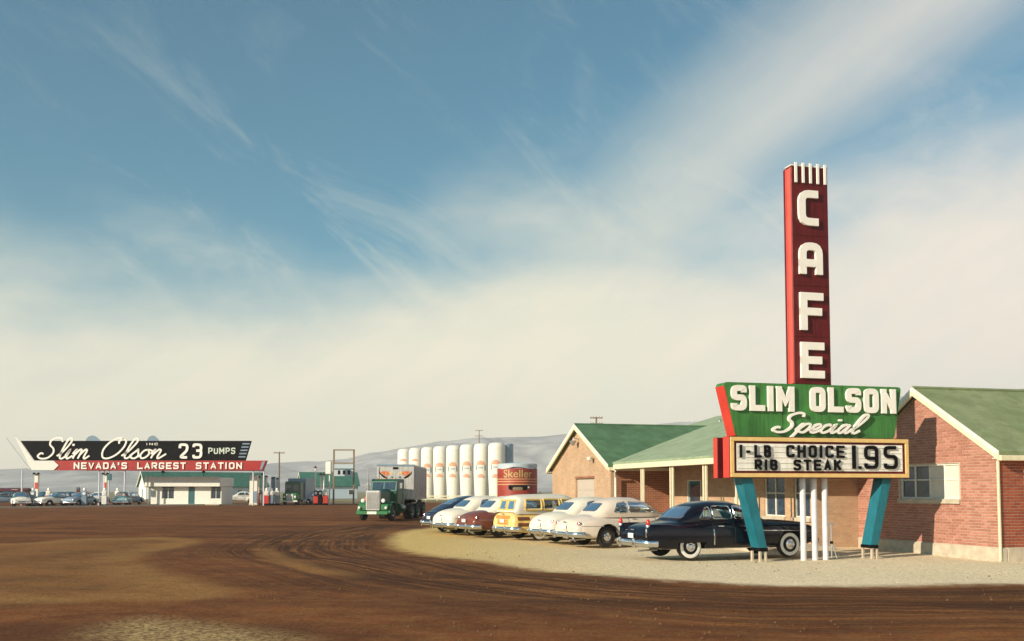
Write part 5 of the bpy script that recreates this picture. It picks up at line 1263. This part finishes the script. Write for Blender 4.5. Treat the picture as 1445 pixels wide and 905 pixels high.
# ------------------------------------------------------------------ tanks
def tanks():
    cx = [571, 587, 604.5, 622, 640.5, 660, 680, 701]
    for k, c in enumerate(cx):
        D = 238 - k * 4.6; r = (1.74 + .004 * k) if k < 7 else 1.80; zt = pz(633.5 - k * 1.25, D)
        where = 'leftmost, just behind the trailer roof' if k == 0 else ('second from the left' if k == 1 else ('rightmost of the white ones, above the red tank' if k == 7 else '%s from the left' % ('third', 'fourth', 'fifth', 'sixth', 'seventh')[k - 2]))
        T = thing('storage_tank', 'tall white storage tank with red emblems, ' + where, 'tank', (px(c, D), D, 0), 0, 'row of tall white storage tanks')
        mb = MB(); rb = r * .86
        mb.lathe([(0, .0), (rb, 0), (rb, .3), (r * .91, 2.2), (r, 5.2), (r, zt - .95), (r * .95, zt - .55), (r * .82, zt - .22), (r * .55, zt - .02), (0, zt + .06)], 30); S = mb.build('shell', M['white'], T, True)
        for z in (3.6, 7.2):
            mb = MB(); mb.lathe([(r + .0 if z > 5 else r * .94, z - .03), (r + .025 if z > 5 else r * .97, z), (r + .0 if z > 5 else r * .95, z + .03)], 30); mb.build('weld_ring', M['white'], S, True)
        # emblem: red half disc over a blue-grey band, curved to the shell
        def patch(z0, z1, a0, a1, mt, nm, arch=False):
            n = 12; vs = []; fs = []; rr = r + .02
            for i in range(n + 1):
                t = i / n; a = a0 + (a1 - a0) * t; h = math.sqrt(max(0.02, 1 - (2 * t - 1) ** 2)) if arch else 1
                for zz in (z0, z0 + (z1 - z0) * h):
                    vs.append((rr * math.sin(a), -rr * math.cos(a), zz)); 
                for zz in (z0, z0 + (z1 - z0) * h):
                    vs.append(((rr - .05) * math.sin(a), -(rr - .05) * math.cos(a), zz))
            for i in range(n):
                b = i * 4; fs += [(b, b + 4, b + 5, b + 1), (b + 1, b + 5, b + 7, b + 3), (b, b + 2, b + 6, b + 4)]
            m_ = MB(); m_.add(vs, fs); m_.build(nm, mt, S)
        rot = -.14
        if k >= 2:
            ze = pz(662 - k * .9, D)
            patch(ze, ze + .95, rot - .55, rot + .55, M['tankred'], 'emblem', True)
            patch(ze - 1.15, ze - .06, rot - .62, rot - .45, M['steel'], 'emblem_edge'); patch(ze - 1.15, ze - .06, rot + .45, rot + .62, M['steel'], 'emblem_edge')
            for q in range(5): patch(ze - .75, ze - .40, rot - .32 + q * .13, rot - .25 + q * .13, M['steel'], 'emblem_letter')
            patch(pz(663.5, D) - 1.6, pz(663.5, D) - .85, rot - .45, rot + .45, M['tankred'], 'emblem', True)
        else:
            patch(pz(651, D), pz(648, D), rot - .5, rot + .5, M['tankred'], 'emblem', True)
        mb = MB()
        for a in (.9, 1.2): mb.tube([(r * math.sin(a) * 1.06, -r * math.cos(a) * 1.06, .2), (r * math.sin(a) * 1.06, -r * math.cos(a) * 1.06, zt)], .03, 4)
        mb.build('ladder', M['galv'], T)
    D = 205; T = thing('storage_tank', 'added blue-grey tank painting the shaded right side of the last white tank', 'tank', (px(715, D) + .1, D + 2, 0)); r = 1.3; zt = pz(626, D)  # added shape: shade of the last white tank painted as blue-grey colour
    mb = MB(); mb.lathe([(0, 0), (r, 0), (r, zt - .15), (r * .97, zt), (0, zt + .02)], 28); S = mb.build('shell', M['steel'], T, True)  # body of the added tank that paints the last white tank's shade
    mb = MB(); mb.lathe([(r, zt - 1.2), (r + .03, zt - 1.17), (r, zt - 1.14)], 28); mb.build('weld_ring', M['steel'], S, True)
M['tankred'] = mat('faded_red', (0.74, 0.34, 0.22), 0.5, var=0.15)
tanks()
def white_fence():
    D = 168; x0, x1 = px(585, D), px(712, D)
    T = thing('rail_fence', 'low white board fence running in front of the storage tanks', 'fence', (x0, D, 0))
    n = 8; w = (x1 - x0) / n
    for k in range(n + 1):
        mb = MB(); mb.box((k * w - .07, -.07, 0), (k * w + .07, .07, .95), ch=.01); mb.build('post', M['white'], T)
    for k in range(n):
        for z in (.22, .68):
            mb = MB(); mb.box((k * w + .02, -.11, z), ((k + 1) * w - .02, -.072, z + .2)); mb.build('rail', M['cream'], T)
white_fence()
def red_tank():
    D = 86; T = thing('red_tank', 'round red tank with gold script lettering and a pale wavy top band', 'tank', (px(730, D), D, 0), R(-2)); r = 1.73; zt = pz(656, D)
    mb = MB(); mb.lathe([(0, 0), (r, 0), (r, zt - .34)], 48); S = mb.build('shell', M['tankbody'], T, True)
    # wavy pale band and lid
    n = 72; vs = []; fs = []
    for i in range(n):
        a = 2 * math.pi * i / n; w = .09 * math.cos(a * 4.0) + .03
        for (rr, z) in ((r + .006, zt - .34 + w), (r + .006, zt), (r * .96, zt + .07), (0.01, zt + .22)): vs.append((rr * math.sin(a), -rr * math.cos(a), z))
    for i in range(n):
        j = (i + 1) % n
        for q in range(3): fs.append((i * 4 + q, j * 4 + q, j * 4 + q + 1, i * 4 + q + 1))
    mb = MB(); mb.add(vs, fs); mb.build('top_band', M['paleblue'], T, True)
    mb = MB(); mb.lathe([(r, 0), (r + .004, .01), (r + .004, zt - .62)], 48)
    for z in (pz(676.5, D), pz(680, D), pz(684, D)):
        q = MB(); q.lathe([(r + .002, z - .045), (r + .02, z - .04), (r + .02, z + .04), (r + .002, z + .045)], 48); q.build('stripe', M['goldline'], S, True)
    # lettering bent round the shell
    tcu = bpy.data.curves.new('letter', 'FONT'); tcu.body = 'Skeller'; tcu.size = .92; tcu.extrude = .02; tcu.align_x = 'CENTER'; tcu.offset = .012
    to = bpy.data.objects.new('letter', tcu); COL.objects.link(to); bpy.context.view_layer.update()
    me = bpy.data.meshes.new_from_object(to.evaluated_get(bpy.context.evaluated_depsgraph_get())); bpy.data.objects.remove(to)
    ze = pz(674, D)
    sx = max(abs(v.co.x) for v in me.vertices) or 1
    for v in me.vertices:
        a = v.co.x / sx * .78 + .06; rr = r + .02 + v.co.z * .5
        v.co = Vector((rr * math.sin(a), -rr * math.cos(a), ze + v.co.y))
    me.materials.clear(); me.materials.append(M['gold']); o = bpy.data.objects.new('lettering', me); COL.objects.link(o); o.parent = S
    # dark rounded hatch with a dull centre
    def hatch(a0, a1, z0, z1, off, mt, nm, rad):
        n = 20; vs = []; fs = []; zc = (z0 + z1) / 2; hh = (z1 - z0) / 2
        for i in range(n + 1):
            a = a0 + (a1 - a0) * i / n; e = max(0, rad - min(a - a0, a1 - a)) / rad; h = hh * (.35 + .65 * math.sqrt(max(0, 1 - e * e)))
            for rr in (r + off, r - .03):
                for zz in (zc - h, zc + h): vs.append((rr * math.sin(a), -rr * math.cos(a), zz))
        for i in range(n):
            b = i * 4; fs += [(b, b + 4, b + 5, b + 1), (b + 1, b + 5, b + 7, b + 3), (b, b + 2, b + 6, b + 4)]
        fs += [(0, 1, 3, 2), (n * 4, n * 4 + 2, n * 4 + 3, n * 4 + 1)]
        m_ = MB(); m_.add(vs, fs); return m_.build(nm, mt, S)
    hatch(-.42, .55, pz(692, D), pz(683.5, D), .014, M['black'], 'hatch', .2)
    hatch(-.20, .30, pz(692, D) - .01, pz(687.5, D), .022, M['wood'], 'hatch_cover', .12)
    mb = MB(); mb.lathe([(0, 0), (.1, .02), (.1, .14), (0, .16)], 12, (1.02, -1.45, 2.0)); mb.build('valve', M['galv'], T, True)
M['paleblue'] = mat('pale_blue_enamel', (0.46, 0.53, 0.56), 0.5, var=0.08); M['goldline'] = mat('gold_line', (0.55, 0.30, 0.14), 0.5); M['gold'] = mat('gold_letter', (0.50, 0.33, 0.13), 0.5)
red_tank()

# ------------------------------------------------------------------ filling station
def station_sign():
    D = 118; x0 = px(28, D)
    T = thing('station_sign', 'long black and red roadside sign reading Slim Olson 23 pumps with a bent white arrow', 'sign', (0, D, 0), 0)
    X = lambda x: px(x, D); Z = lambda y: pz(y, D)
    mb = MB(); mb.prism([(X(48.5), Z(650)), (X(345.5), Z(650)), (X(353.5), Z(622.3)), (X(28), Z(622.3))], -.18, .30); B = mb.build('black_board', M['black'], T)
    mb = MB(); mb.prism([(X(76), Z(664)), (X(371), Z(664)), (X(376.5), Z(650.2)), (X(76), Z(650.2))], -.26, .34); RB = mb.build('red_board', M['signred'], T)
    mb = MB(); mb.prism([(X(367), Z(662.6)), (X(370), Z(662.6)), (X(374.5), Z(651.5)), (X(370.5), Z(651.5))], -.30, -.262); mb.build('end_stripe', M['steel'], RB)
    for k in range(5):
        y = 625.6 + k * 4.6; e = (y - 622.3) / 27.7 * 8
        mb = MB(); mb.prism([(X(342.5 - e), Z(y + 1.9)), (X(352.5 - e), Z(y + 1.9)), (X(353 - e), Z(y)), (X(343 - e), Z(y))], -.23, -.181); mb.build('end_stripe', M['steel'], B)
    # bent arrow: down the slanted edge, then right
    mb = MB(); mb.prism([(X(19.5), Z(614)), (X(27.5), Z(621.8)), (X(49), Z(651)), (X(77), Z(651)), (X(83.5), Z(657)), (X(77), Z(663.6)), (X(45.5), Z(663.6))], -.34, -.262); mb.build('arrow', M['wall_w'], T)
    mb = MB(); mb.tube([(X(8), -.3, Z(618)), (X(43), -.3, Z(663))], .07, 6); mb.build('arrow_outline', M['pipe'], T, True)
    y0, y1 = -.30, -.181
    script(B, 'Slim', X(52), X(131), Z(647.5), 29.5 * D / F, .20, y0, y1, M['letter'], .30)
    script(B, 'Olson', X(139), X(236), Z(647), 28.5 * D / F, .20, y0, y1, M['letter'], .30)
    word(B, '23', X(252), X(285.5), Z(647.5), 21.5 * D / F, .30, y0, y1, M['letter'], r=.32, gap=.42)
    word(B, 'PUMPS', X(294), X(332), Z(641), 9 * D / F, .13, y0, y1, M['seafoam2'], joined=True, name='lettering', gap=.3)
    word(B, 'INC', X(206.5), X(222.5), Z(628.5), 3.2 * D / F, .06, y0, y1, M['letter'], joined=True, name='lettering', gap=.5)
    z = Z(662.2); h = 9.4 * D / F
    for t, a, b in (("NEVADA'S", 105, 180), ('LARGEST', 194.5, 263), ('STATION', 277, 342)):
        word(RB, t, X(a), X(b), z, h, .16, -.36, -.262, M['letter'], r=.22, gap=.32)
    # tops of the script letters on the far face show over the board
    for a, b in ((117, 138), (204, 222)):
        pts = [(X(a), Z(623)), (X(a + 3), Z(617)), (X((a + b) / 2), Z(614.5)), (X(b - 3), Z(619)), (X(b), Z(623))]
        mb = MB(); mb.prism([(p.x, p.y) for p in catmull(pts, 5)], .32, .5); mb.build('rear_letter_top', M['steel'], T)
    for x, mt in ((30.5, 'pipe'), (139.5, 'pipe'), (146, 'pipe'), (153, 'pipe'), (175.5, 'pipe'), (372, 'pipe'), (357, 'pipe')):
        mb = MB(); mb.lathe([(.09, 0), (.09, Z(664))], 10, (X(x), .05, 0)); mb.build('support_post', M[mt], T, True)
    mb = MB(); mb.tube([(X(120), .2, Z(664)), (X(175), .2, Z(664)), (X(372), .2, Z(664.3))], .05, 6); mb.build('rear_beam', M['galv'], T)
    # white post wrapped with a red emblem under the arrow
    for x, w in ((51, 5.5), (148.5, 4)):
        mb = MB(); mb.box((X(x - w / 2), -.02, 0), (X(x + w / 2), .3, Z(668)), ch=.03); p_ = mb.build('pylon', M['white'], T)
        mb = MB(); mb.box((X(x - w / 2 + .8), -.05, Z(690)), (X(x + w / 2 - .8), -.022, Z(681))); mb.build('emblem', M['red'], p_)
        for d in (-3, 3):
            mb = MB(); mb.lathe([(.04, .22), (.20, .05), (.24, 0), (0, .0)], 10, (X(x + d), -.1, Z(669.5))); mb.build('lamp', M['black'], p_, True)
    mb = MB(); mb.box((X(152.2), -.3, Z(678)), (X(158), -.1, Z(669)), ch=.03); mb.build('round_plate', M['tealdark'], T)
M['seafoam2'] = mat('pale_green_letter', (0.62, 0.70, 0.60), 0.5)
station_sign()
def service_hut():
    D = 121; X = lambda x: px(x, D) - px(262, D); Z = lambda y: pz(y, D)
    T = thing('service_hut', 'small white filling station office with a deep flat fascia', 'building', (px(262, D), D, 0))
    x0, x1 = X(213), X(312)
    mb = MB(); mb.box((X(207.5), -.9, Z(687)), (X(313.5), 5, Z(674)), ch=.05); Fs = mb.build('fascia', M['wall_w'], T)
    mb = MB(); mb.box((X(216), -.95, Z(674.5)), (X(312), -.902, Z(673.2)), ch=.01); mb.build('coping', M['white'], Fs)
    for a, b in ((209, 212), (214, 218)):
        mb = MB(); mb.box((X(a), -1.0, Z(687)), (X(b), -.905, Z(672)), ch=.02); mb.build('fin', M['white'], Fs)
    ops = [(228.5, 246, .75, Z(688.5)), (266, 275, 0, Z(688.5)), (297.5, 312.0, .75, Z(688.5))]
    mb = MB(); xs = x0
    for a, b, za, zb in ops:
        mb.box((xs, 0, 0), (X(a), .2, Z(687.1)))
        if za: mb.box((X(a), 0, 0), (X(b), .2, za))
        xs = X(b)
    mb.box((xs, 0, 0), (x1 + .05, .2, Z(687.1))); mb.box((x0, .202, 0), (x0 + .2, 4.8, Z(687.1))); mb.box((x1 - .2, .202, 0), (x1, 4.8, Z(687.1))); mb.box((x0, 4.802, 0), (x1, 5, Z(687.1))); mb.build('wall', M['wall_w'], T)
    for a, b, za, zb in ops:
        if za:
            W = MB(); W.box((X(a), .05, za), (X(a) + .06, .15, zb)); W.box((X(b) - .06, .05, za), (X(b), .15, zb)); W.box((X(a) + .061, .05, za), (X(b) - .061, .15, za + .06)); W.box(((X(a) + X(b)) / 2 - .03, .05, za + .061), ((X(a) + X(b)) / 2 + .03, .15, zb)); w_ = W.build('window', M['white'], T)
            p_ = MB(); p_.box((X(a) + .06, .09, za + .05), (X(b) - .06, .11, zb)); p_.build('pane', M['winglass'], w_)
        else:
            d = MB(); d.box((X(a) + .02, .06, 0), (X(b) - .02, .12, zb)); d.build('door', M['tealdark'], T)
    mb = MB(); mb.box((X(211.5), -.85, 0), (X(213.2), -.70, Z(687))); mb.build('canopy_post', M['white'], T)
    mb = MB(); mb.box((X(205), -1.3, 0), (X(314), -.002, .14), ch=.02); mb.build('step', M['conc'], T)
    for x in (232, 289):
        mb = MB(); mb.lathe([(0, 0), (.26, .02), (.12, .3), (.05, .34), (0, .34)], 12, (X(x), -.6, Z(674) + .55)); mb.tube([(X(x), -.6, Z(674)), (X(x), -.6, Z(674) + .75)], .03, 6); mb.build('flood_lamp', M['black'], T, True)
service_hut()
def shed(name, label, x, D, rz, L, W, eh, pk, wall, roof, gable):
    T = thing(name, label, 'building', (px(x, D), D, 0), R(rz))
    mb = MB(); mb.box((.2, -W / 2, 0), (L, -W / 2 + .2, eh)); mb.box((.2, W / 2 - .2, 0), (L, W / 2, eh)); mb.build('wall', wall, T)
    for xx in (0, L - .2):
        mb = MB(); mb.box((xx, -W / 2, 0), (xx + .199, W / 2, eh)); mb.prism([(-W / 2, eh), (W / 2, eh), (0, pk)], xx, xx + .199, plane='yz'); mb.build('gable_wall', gable, T)
    for s in (-1, 1):
        ov = .5; k = (pk - eh) / (W / 2); a = s * (W / 2 + ov)
        mb = MB(); mb.prism([(a, eh - ov * k + .02), (0, pk + .02), (0, pk + .16), (a, eh - ov * k + .16)], -.4, L + .4, plane='yz'); rf = mb.build('roof', roof, T)
        mb = MB(); mb.prism([(a, eh - ov * k - .10), (0, pk - .10), (0, pk + .2), (a, eh - ov * k + .2)], -.46, -.402, plane='yz'); mb.build('rake_board', M['white'], rf)
    n = max(2, int(L / 4))
    for k in range(n):
        xx = 1.5 + k * (L - 3) / max(1, n - 1)
        mb = MB(); mb.box((xx - .5, -W / 2 - .03, .8), (xx + .5, -W / 2 - .002, 1.9)); w_ = mb.build('window', M['white'], T)
        mb = MB(); mb.box((xx - .42, -W / 2 - .045, .88), (xx + .42, -W / 2 - .031, 1.82)); mb.build('pane', M['winglass'], w_)
    mb = MB(); mb.box((-.03, -.5, 0), (-.002, .5, 2.0)); mb.build('door', M['steel'], T)
    return T
shed('station_building', 'long pale building with a teal roof behind the white filling station office', 201, 196, 32, 24, 7.0, 2.7, 5.3, M['wall_b'], M['roof_d'], M['wall_w'])
shed('station_building', 'second pale building with a teal roof behind the pump island by the billboard frame', 424, 208, 18, 11.5, 7.0, 2.9, 5.4, M['wall_b'], M['roof_d'], M['wall_w'])
shed('red_shed', 'low dark red shed at the far left edge', -12, 172, 4, 6.0, 3.0, 1.7, 2.0, M['maroon'], M['maroon'], M['maroon'])
def kerb():
    pts = [g(-260, 721.5), g(0, 717.2), g(220, 714), g(505, 710.6), g(600, 709.6)]
    mb = MB(); w = .5
    for a, b in zip(pts[:-1], pts[1:]):
        A, B = Vector((a[0], a[1], 0)), Vector((b[0], b[1], 0)); n = (B - A).normalized().cross(Vector((0, 0, 1))) * w / 2; e = (B - A).normalized() * .004
        A, B = A + e, B - e
        vs = [A + n, B + n, B - n, A - n]; mb.add([(v.x, v.y, -.2) for v in vs] + [(v.x, v.y, .14) for v in vs], [(3, 2, 1, 0), (4, 5, 6, 7), (0, 1, 5, 4), (1, 2, 6, 5), (2, 3, 7, 6), (3, 0, 4, 7)])
    o = mb.build('kerb', M['conc'], None); tag(o, kind='structure')
kerb()
def pump(x, D, label, col, top):
    T = thing('gas_pump', label, 'gas pump', (px(x, D), D, 0), R(8), 'gas pumps at the filling station')
    mb = MB(); mb.box((-.34, -.26, 0), (.34, .26, .18), ch=.02); mb.build('base', M['black'], T)
    mb = MB(); mb.box((-.28, -.22, .18), (.28, .22, 1.15), ch=.05); b = mb.build('cabinet', col, T)
    mb = MB(); mb.box((-.27, -.21, 1.152), (.27, .21, 1.75), ch=.07); h = mb.build('head', top, T)
    mb = MB(); mb.lathe([(0, -.235), (.17, -.235), (.17, -.211)], 16, (0, 0, 1.45), 'y'); mb.build('dial', M['lamp_glass'], h, True)
    mb = MB(); mb.lathe([(.08, 1.75), (.16, 1.80), (.17, 1.95), (.1, 2.08), (0, 2.10)], 14); mb.build('globe', M['letter'], T, True)
    mb = MB(); mb.tube([(.29, 0, 1.2), (.42, -.05, .9), (.40, -.08, .45), (.32, -.05, .7), (.30, -.02, 1.0)], .022, 6); mb.build('hose', M['rubber'], T, True)
for k, (x, D, c, t, lab) in enumerate([
    (361, 121, 'white', 'white', 'white gas pump with a dark hose against the left foot of the white pylon'), (376.5, 120, 'red', 'white', 'red gas pump under the right end of the long sign'),
    (383, 121, 'steel', 'wall_w', 'blue-grey gas pump left of the green truck at the pumps'), (391, 121, 'steel', 'wall_w', 'blue-grey gas pump touching the green truck at the pumps'),
    (446, 123, 'red', 'black', 'dark-headed red gas pump left of the white lamp post'), (452, 123, 'black', 'black', 'all-dark gas pump between the red ones'), (459.5, 123, 'red', 'white', 'red gas pump with a white head beside the slim white pole'),
    (47, 112, 'steel', 'steel', 'blue-grey gas pump between the two leftmost cars'), (119.5, 112, 'steel', 'steel', 'blue-grey gas pump between the third and fourth parked cars'), (148, 114, 'wall_w', 'wall_w', 'pale gas pump below the middle sign post'), (69, 117, 'red', 'white', 'red gas pump behind the second white car'), (166, 118, 'red', 'white', 'red gas pump touching the left side of the pale teal car')]):
    pump(x, D, lab, M[c], M[t])
def striped_post(x, D, ytop, label, wpx=2.2, lower='red', frac=.45):
    T = thing('lamp_post', label, 'lamp post', (px(x, D), D, 0)); H = pz(ytop, D); r = wpx / 2 * D / F
    mb = MB(); mb.lathe([(r, H * frac), (r, H), (0, H + .05)], 12); mb.build('pole', M['white'], T, True)
    mb = MB(); mb.lathe([(r + .01, 0), (r + .01, H * frac)], 12); mb.build('pole_foot', M[lower], T, True)
    mb = MB(); mb.lathe([(0, .22), (.08, .2), (.26, 0), (.0, .02)], 12, (0, -.1, H + .05)); mb.build('lamp', M['maroon'], T, True)
for x, y, lab in ((365.5, 675, 'first red-footed white lamp post right of the white pylon'), (370.5, 671, 'tallest red-footed white lamp post at the end of the long sign'), (376, 674, 'red-footed white lamp post nearest the blue-grey pumps'),
                  (445, 661, 'slim white lamp post with a small red lamp standing alone over the pumps'), (452.5, 671, 'left of the two red-footed lamp posts under the white box sign'), (457, 671, 'right of the two red-footed lamp posts under the white box sign')):
    striped_post(x, 121 if x < 400 else 124, y, lab)
def pylon():
    D = 120; T = thing('white_pylon', 'broad white pylon standing under the right end of the long sign', 'pylon', (px(358.5, D), D, 0)); w = 11 / 2 * D / F
    mb = MB(); mb.box((-w, -.3, 0), (w, .3, pz(671, D)), ch=.04); mb.build('shaft', M['white'], T)
    mb = MB(); mb.box((-w - .05, -.36, 0), (w + .05, .36, .2), ch=.03); mb.build('footing', M['conc'], T)
    mb = MB(); mb.box((-.02, -.34, .3), (w - .05, -.302, 1.7)); mb.build('door', M['steel'], T)
    D = 126; T = thing('box_sign', 'white upright box sign on a slim white pole beside the billboard frame', 'sign', (px(463.5, D), D, 0))
    mb = MB(); mb.lathe([(.09, 0), (.09, pz(671, D))], 10, (px(465, D) - px(463.5, D), 0, 0)); mb.build('pole', M['white'], T, True)
    mb = MB(); w = 4.0 * D / F; mb.box((-w, -.25, pz(669.5, D)), (w, .25, pz(651.5, D)), ch=.05); b = mb.build('box', M['white'], T)
    mb = MB(); mb.box((-w + .08, -.27, pz(668.5, D)), (w - .08, -.251, pz(652.5, D))); mb.build('face', M['letter'], b)
pylon()
def billboard():
    D = 128; T = thing('billboard_frame', 'tall empty dark billboard frame with a narrow lower board', 'billboard', (px(485, D), D, 0)); X = lambda x: px(x, D) - px(485, D); Z = lambda y: pz(y, D)
    for x in (470.8, 499):
        mb = MB(); mb.box((X(x) - .1, -.1, 0), (X(x) + .1, .1, Z(634.5))); mb.build('post', M['wood'], T)
    for y in (635.2, 653.8):
        mb = MB(); mb.box((X(470) , -.16, Z(y) - .08), (X(499.8), -.102, Z(y) + .08)); mb.build('rail', M['wood'], T)
    mb = MB(); mb.box((X(471.5), -.16, Z(661.2)), (X(498.5), -.102, Z(655.6))); mb.build('upper_board', M['paleblue'], T)
    mb = MB(); mb.box((X(471.5), -.17, Z(672)), (X(498.5), -.102, Z(662.6))); lb = mb.build('lower_board', M['paleblue'], T)
    mb = MB(); mb.box((X(472), -.22, Z(662.8)), (X(498), -.172, Z(661.4))); mb.build('board_cap', M['tealdark'], lb)
    for x in (478.5, 485.5, 492.5):
        mb = MB(); w = 1.7 * D / F; mb.box((X(x) - w, -.21, Z(669.8)), (X(x) + w, -.172, Z(664)), ch=.02); mb.build('dark_mark', M['black'], lb)
billboard()
def utility(name, label, x, D, ytop, arms, fade=None):
    T = thing(name, label, 'utility pole', (px(x, D), D, 0)); H = pz(ytop, D)
    mb = MB(); mb.lathe([(.16, 0), (.10, H)], 10); mb.lathe([(0, H), (.10, H)], 10); mb.build('pole', M['wood'], T, True)
    for k, (dy, w) in enumerate(arms):
        z = H - dy; a = MB(); a.box((-w, -.17, z - .07), (w, -.095, z + .07)); A = a.build('crossarm', M['wood'], T)
        for q in (-.9, -.5, .5, .9):
            i = MB(); i.lathe([(.03, 0), (.05, .06), (.04, .16), (0, .18)], 8, (q * w, -.13, z + .07)); i.build('insulator', M['galv'], A, True)
utility('utility_pole', 'thin utility pole with one crossarm above the green truck at the pumps', 393.5, 150, 637.5, [(.2, .85)])
utility('utility_pole', 'distant utility pole with two crossarms rising behind the white tanks', 676, 250, 606.5, [(.2, 1.0), (1.6, 1.0)])
utility('utility_pole', 'utility pole with two crossarms showing over the peak of the cafe roof', 842, 118, 588, [(.15, .75), (.85, .75)])
def board_sign(x, D, w, y0, y1, mt, label):
    T = thing('panel_sign', label, 'sign', (px(x, D), D, 0)); W = w / 2 * D / F
    mb = MB(); mb.box((-W, -.06, pz(y1, D)), (W, .06, pz(y0, D)), ch=.02); b = mb.build('panel', mt, T)
    mb = MB(); mb.box((-W + .05, -.075, pz(y0, D) - .25), (W - .05, -.061, pz(y0, D) - .05)); mb.build('band', M['tealdark'], b)
    for sx in (-W + .06, W - .06): mb = MB(); mb.box((sx - .04, -.04, 0), (sx + .04, .04, pz(y1, D) - .001)); mb.build('post', M['white'], T)
board_sign(385.5, 124, 6, 673, 700, M['steel'], 'tall blue-grey upright panel right of the red-footed lamp posts')
board_sign(391.5, 124.4, 4.4, 674, 698, M['wall_w'], 'narrow white upright panel next to the green truck at the pumps')
board_sign(110.5, 116, 5, 688, 700, M['maroon'], 'small dark red panel sign behind the third parked car')
def small_truck():
    D = 122; T = thing('cab_truck', 'small green truck facing out from between the gas pumps', 'truck', (px(409, D), D, 0), R(-96))
    mb = MB(); mb.box((-1.0, -.95, .5), (.0, .95, 1.45), ch=.15); mb.build('nose', M['truck'], T)
    mb = MB(); mb.box((-2.6, -1.0, .55), (-1.01, 1.0, 2.9), ch=.12); c = mb.build('cab', M['truckd'], T)
    for a, b in ((-.85, -.04), (.04, .85)):
        mb = MB(); mb.box((-1.005, a, 1.75), (-.985, b, 2.45), ch=.004); mb.build('windshield', M['winglass'], c)
    mb = MB(); mb.box((-7.0, -1.15, .9), (-2.62, 1.15, 3.3), ch=.06); mb.build('box_body', M['steel'], T)
    mb = MB(); mb.box((-.02, -.45, .6), (.03, .45, 1.35), ch=.03); mb.build('grille', M['alu'], T)
    mb = MB(); mb.box((-.05, -1.0, .38), (.10, 1.0, .55), ch=.03); mb.build('bumper', M['wall_w'], T)
    for s in (1, -1):
        mb = MB(); mb.lathe([(.14, 0), (.1, .04), (0, .05)], 12, (.005, s * .68, 1.0), 'x'); mb.build('headlight', M['lamp_glass'], T, True)
        truck_wheel(T, -.7, s * .85, .42, .25); truck_wheel(T, -5.6, s * .9, .42, .4)
small_truck()
far = [(30, 111, -60, 'white car with a dark teal top at the left edge of the filling station', {'off_white_paint': 'white_paint', 'roof': 1}),
       (81, 112, -118, 'white car second from the left at the filling station', None), (114, 113.5, -100, 'dark blue-grey car beside the middle sign posts', None),
       (173, 117, -75, 'pale teal car just left of the white filling station office', None), (437, 127, -112, 'blue-grey car between the green truck and the red pumps', None),
       (6, 125, -150, 'blue-grey car cut off by the left edge of the photograph', None)]
far += [(58, 119, -95, 'blue-grey car half hidden between the two leftmost white cars', None), (139, 121, -82, 'white car partly behind the middle sign posts', None), (96, 121, -100, 'dark teal car in the gap between the second and third cars', None), (181, 124, -100, 'blue-grey car tucked behind the pale teal one', None), (340, 140, -160, 'white car low behind the white pylon by the long pale building', None)]
cols = ['white_paint', 'white_paint', 'blue_grey_paint', 'pale_teal_paint', 'blue_grey_paint', 'blue_grey_paint', 'blue_grey_paint', 'white_paint', 'dark_teal_paint', 'blue_grey_paint', 'white_paint']
tops = ['dark_teal_paint', 'dark_teal_paint', 'dark_teal_paint', 'dark_teal_paint', 'blue_grey_paint', 'dark_teal_paint', 'dark_teal_paint', 'white_paint', 'dark_teal_paint', 'white_paint', 'white_paint']
for (x, D, rz, lab, _), c, t in zip(far, cols, tops):
    cc = copy_tree(plym, lab, (px(x, D), D, 0), R(rz), {'off_white_paint': bpy.data.materials[c]}); cc['group'] = 'cars parked at the filling station'; cc.name = 'distant_car'
    for ch in cc.children:
        if ch.name.startswith('roof'):
            ch.material_slots[0].link = 'OBJECT'; ch.material_slots[0].material = bpy.data.materials[t]
# low scrub by the red tank
def scrub(x, D, w, h, label):
    mb = MB(); r = random.Random(int(x))
    for k in range(260):
        a = r.random() * 6.28; q = math.sqrt(r.random()); p = Vector((q * math.cos(a) * w, q * math.sin(a) * w * .6, h * r.random() * (1 - .6 * q)))
        s = .05 + .07 * r.random(); n = Vector((r.gauss(0, 1), r.gauss(0, 1), r.gauss(0, .7))).normalized(); u = n.orthogonal().normalized() * s; v = n.cross(u)
        mb.add([p - u, p + v * 1.4, p + u, p - v * .3], [(0, 1, 2, 3)])
    for k in range(9): a = k * .7; mb.tube([(0, 0, 0), (w * .5 * math.cos(a), w * .3 * math.sin(a), h * .7)], .012, 4)
    o = mb.build('dry_bush', M['hedge']); o.location = (px(x, D), D, -.02); tag(o, label, 'bush')
scrub(764, 92, .9, 2.0, 'reddish dry bush just right of the red tank'); scrub(772, 88, .7, 1.7, 'reddish dry bush against the left corner of the tan gable wall')

# ------------------------------------------------------------------ haze
def haze():
    mb = MB(); mb.box((-5600, -400, -12), (5600, 2900, 225)); o = mb.build('haze', []); tag(o, 'pale even haze hanging over the plain and the hills', 'haze', kind='stuff')
    m = bpy.data.materials.new('haze_air'); m.use_nodes = True; nt = m.node_tree; nt.nodes.clear()
    v = nd(nt, 'ShaderNodeVolumePrincipled'); v.inputs['Color'].default_value = (0.97, 0.985, 1.0, 1); v.inputs['Density'].default_value = HAZE; v.inputs['Anisotropy'].default_value = 0.0
    out = nd(nt, 'ShaderNodeOutputMaterial'); nt.links.new(v.outputs[0], out.inputs['Volume']); o.data.materials.append(m)
HAZE = 2.7e-4
haze()
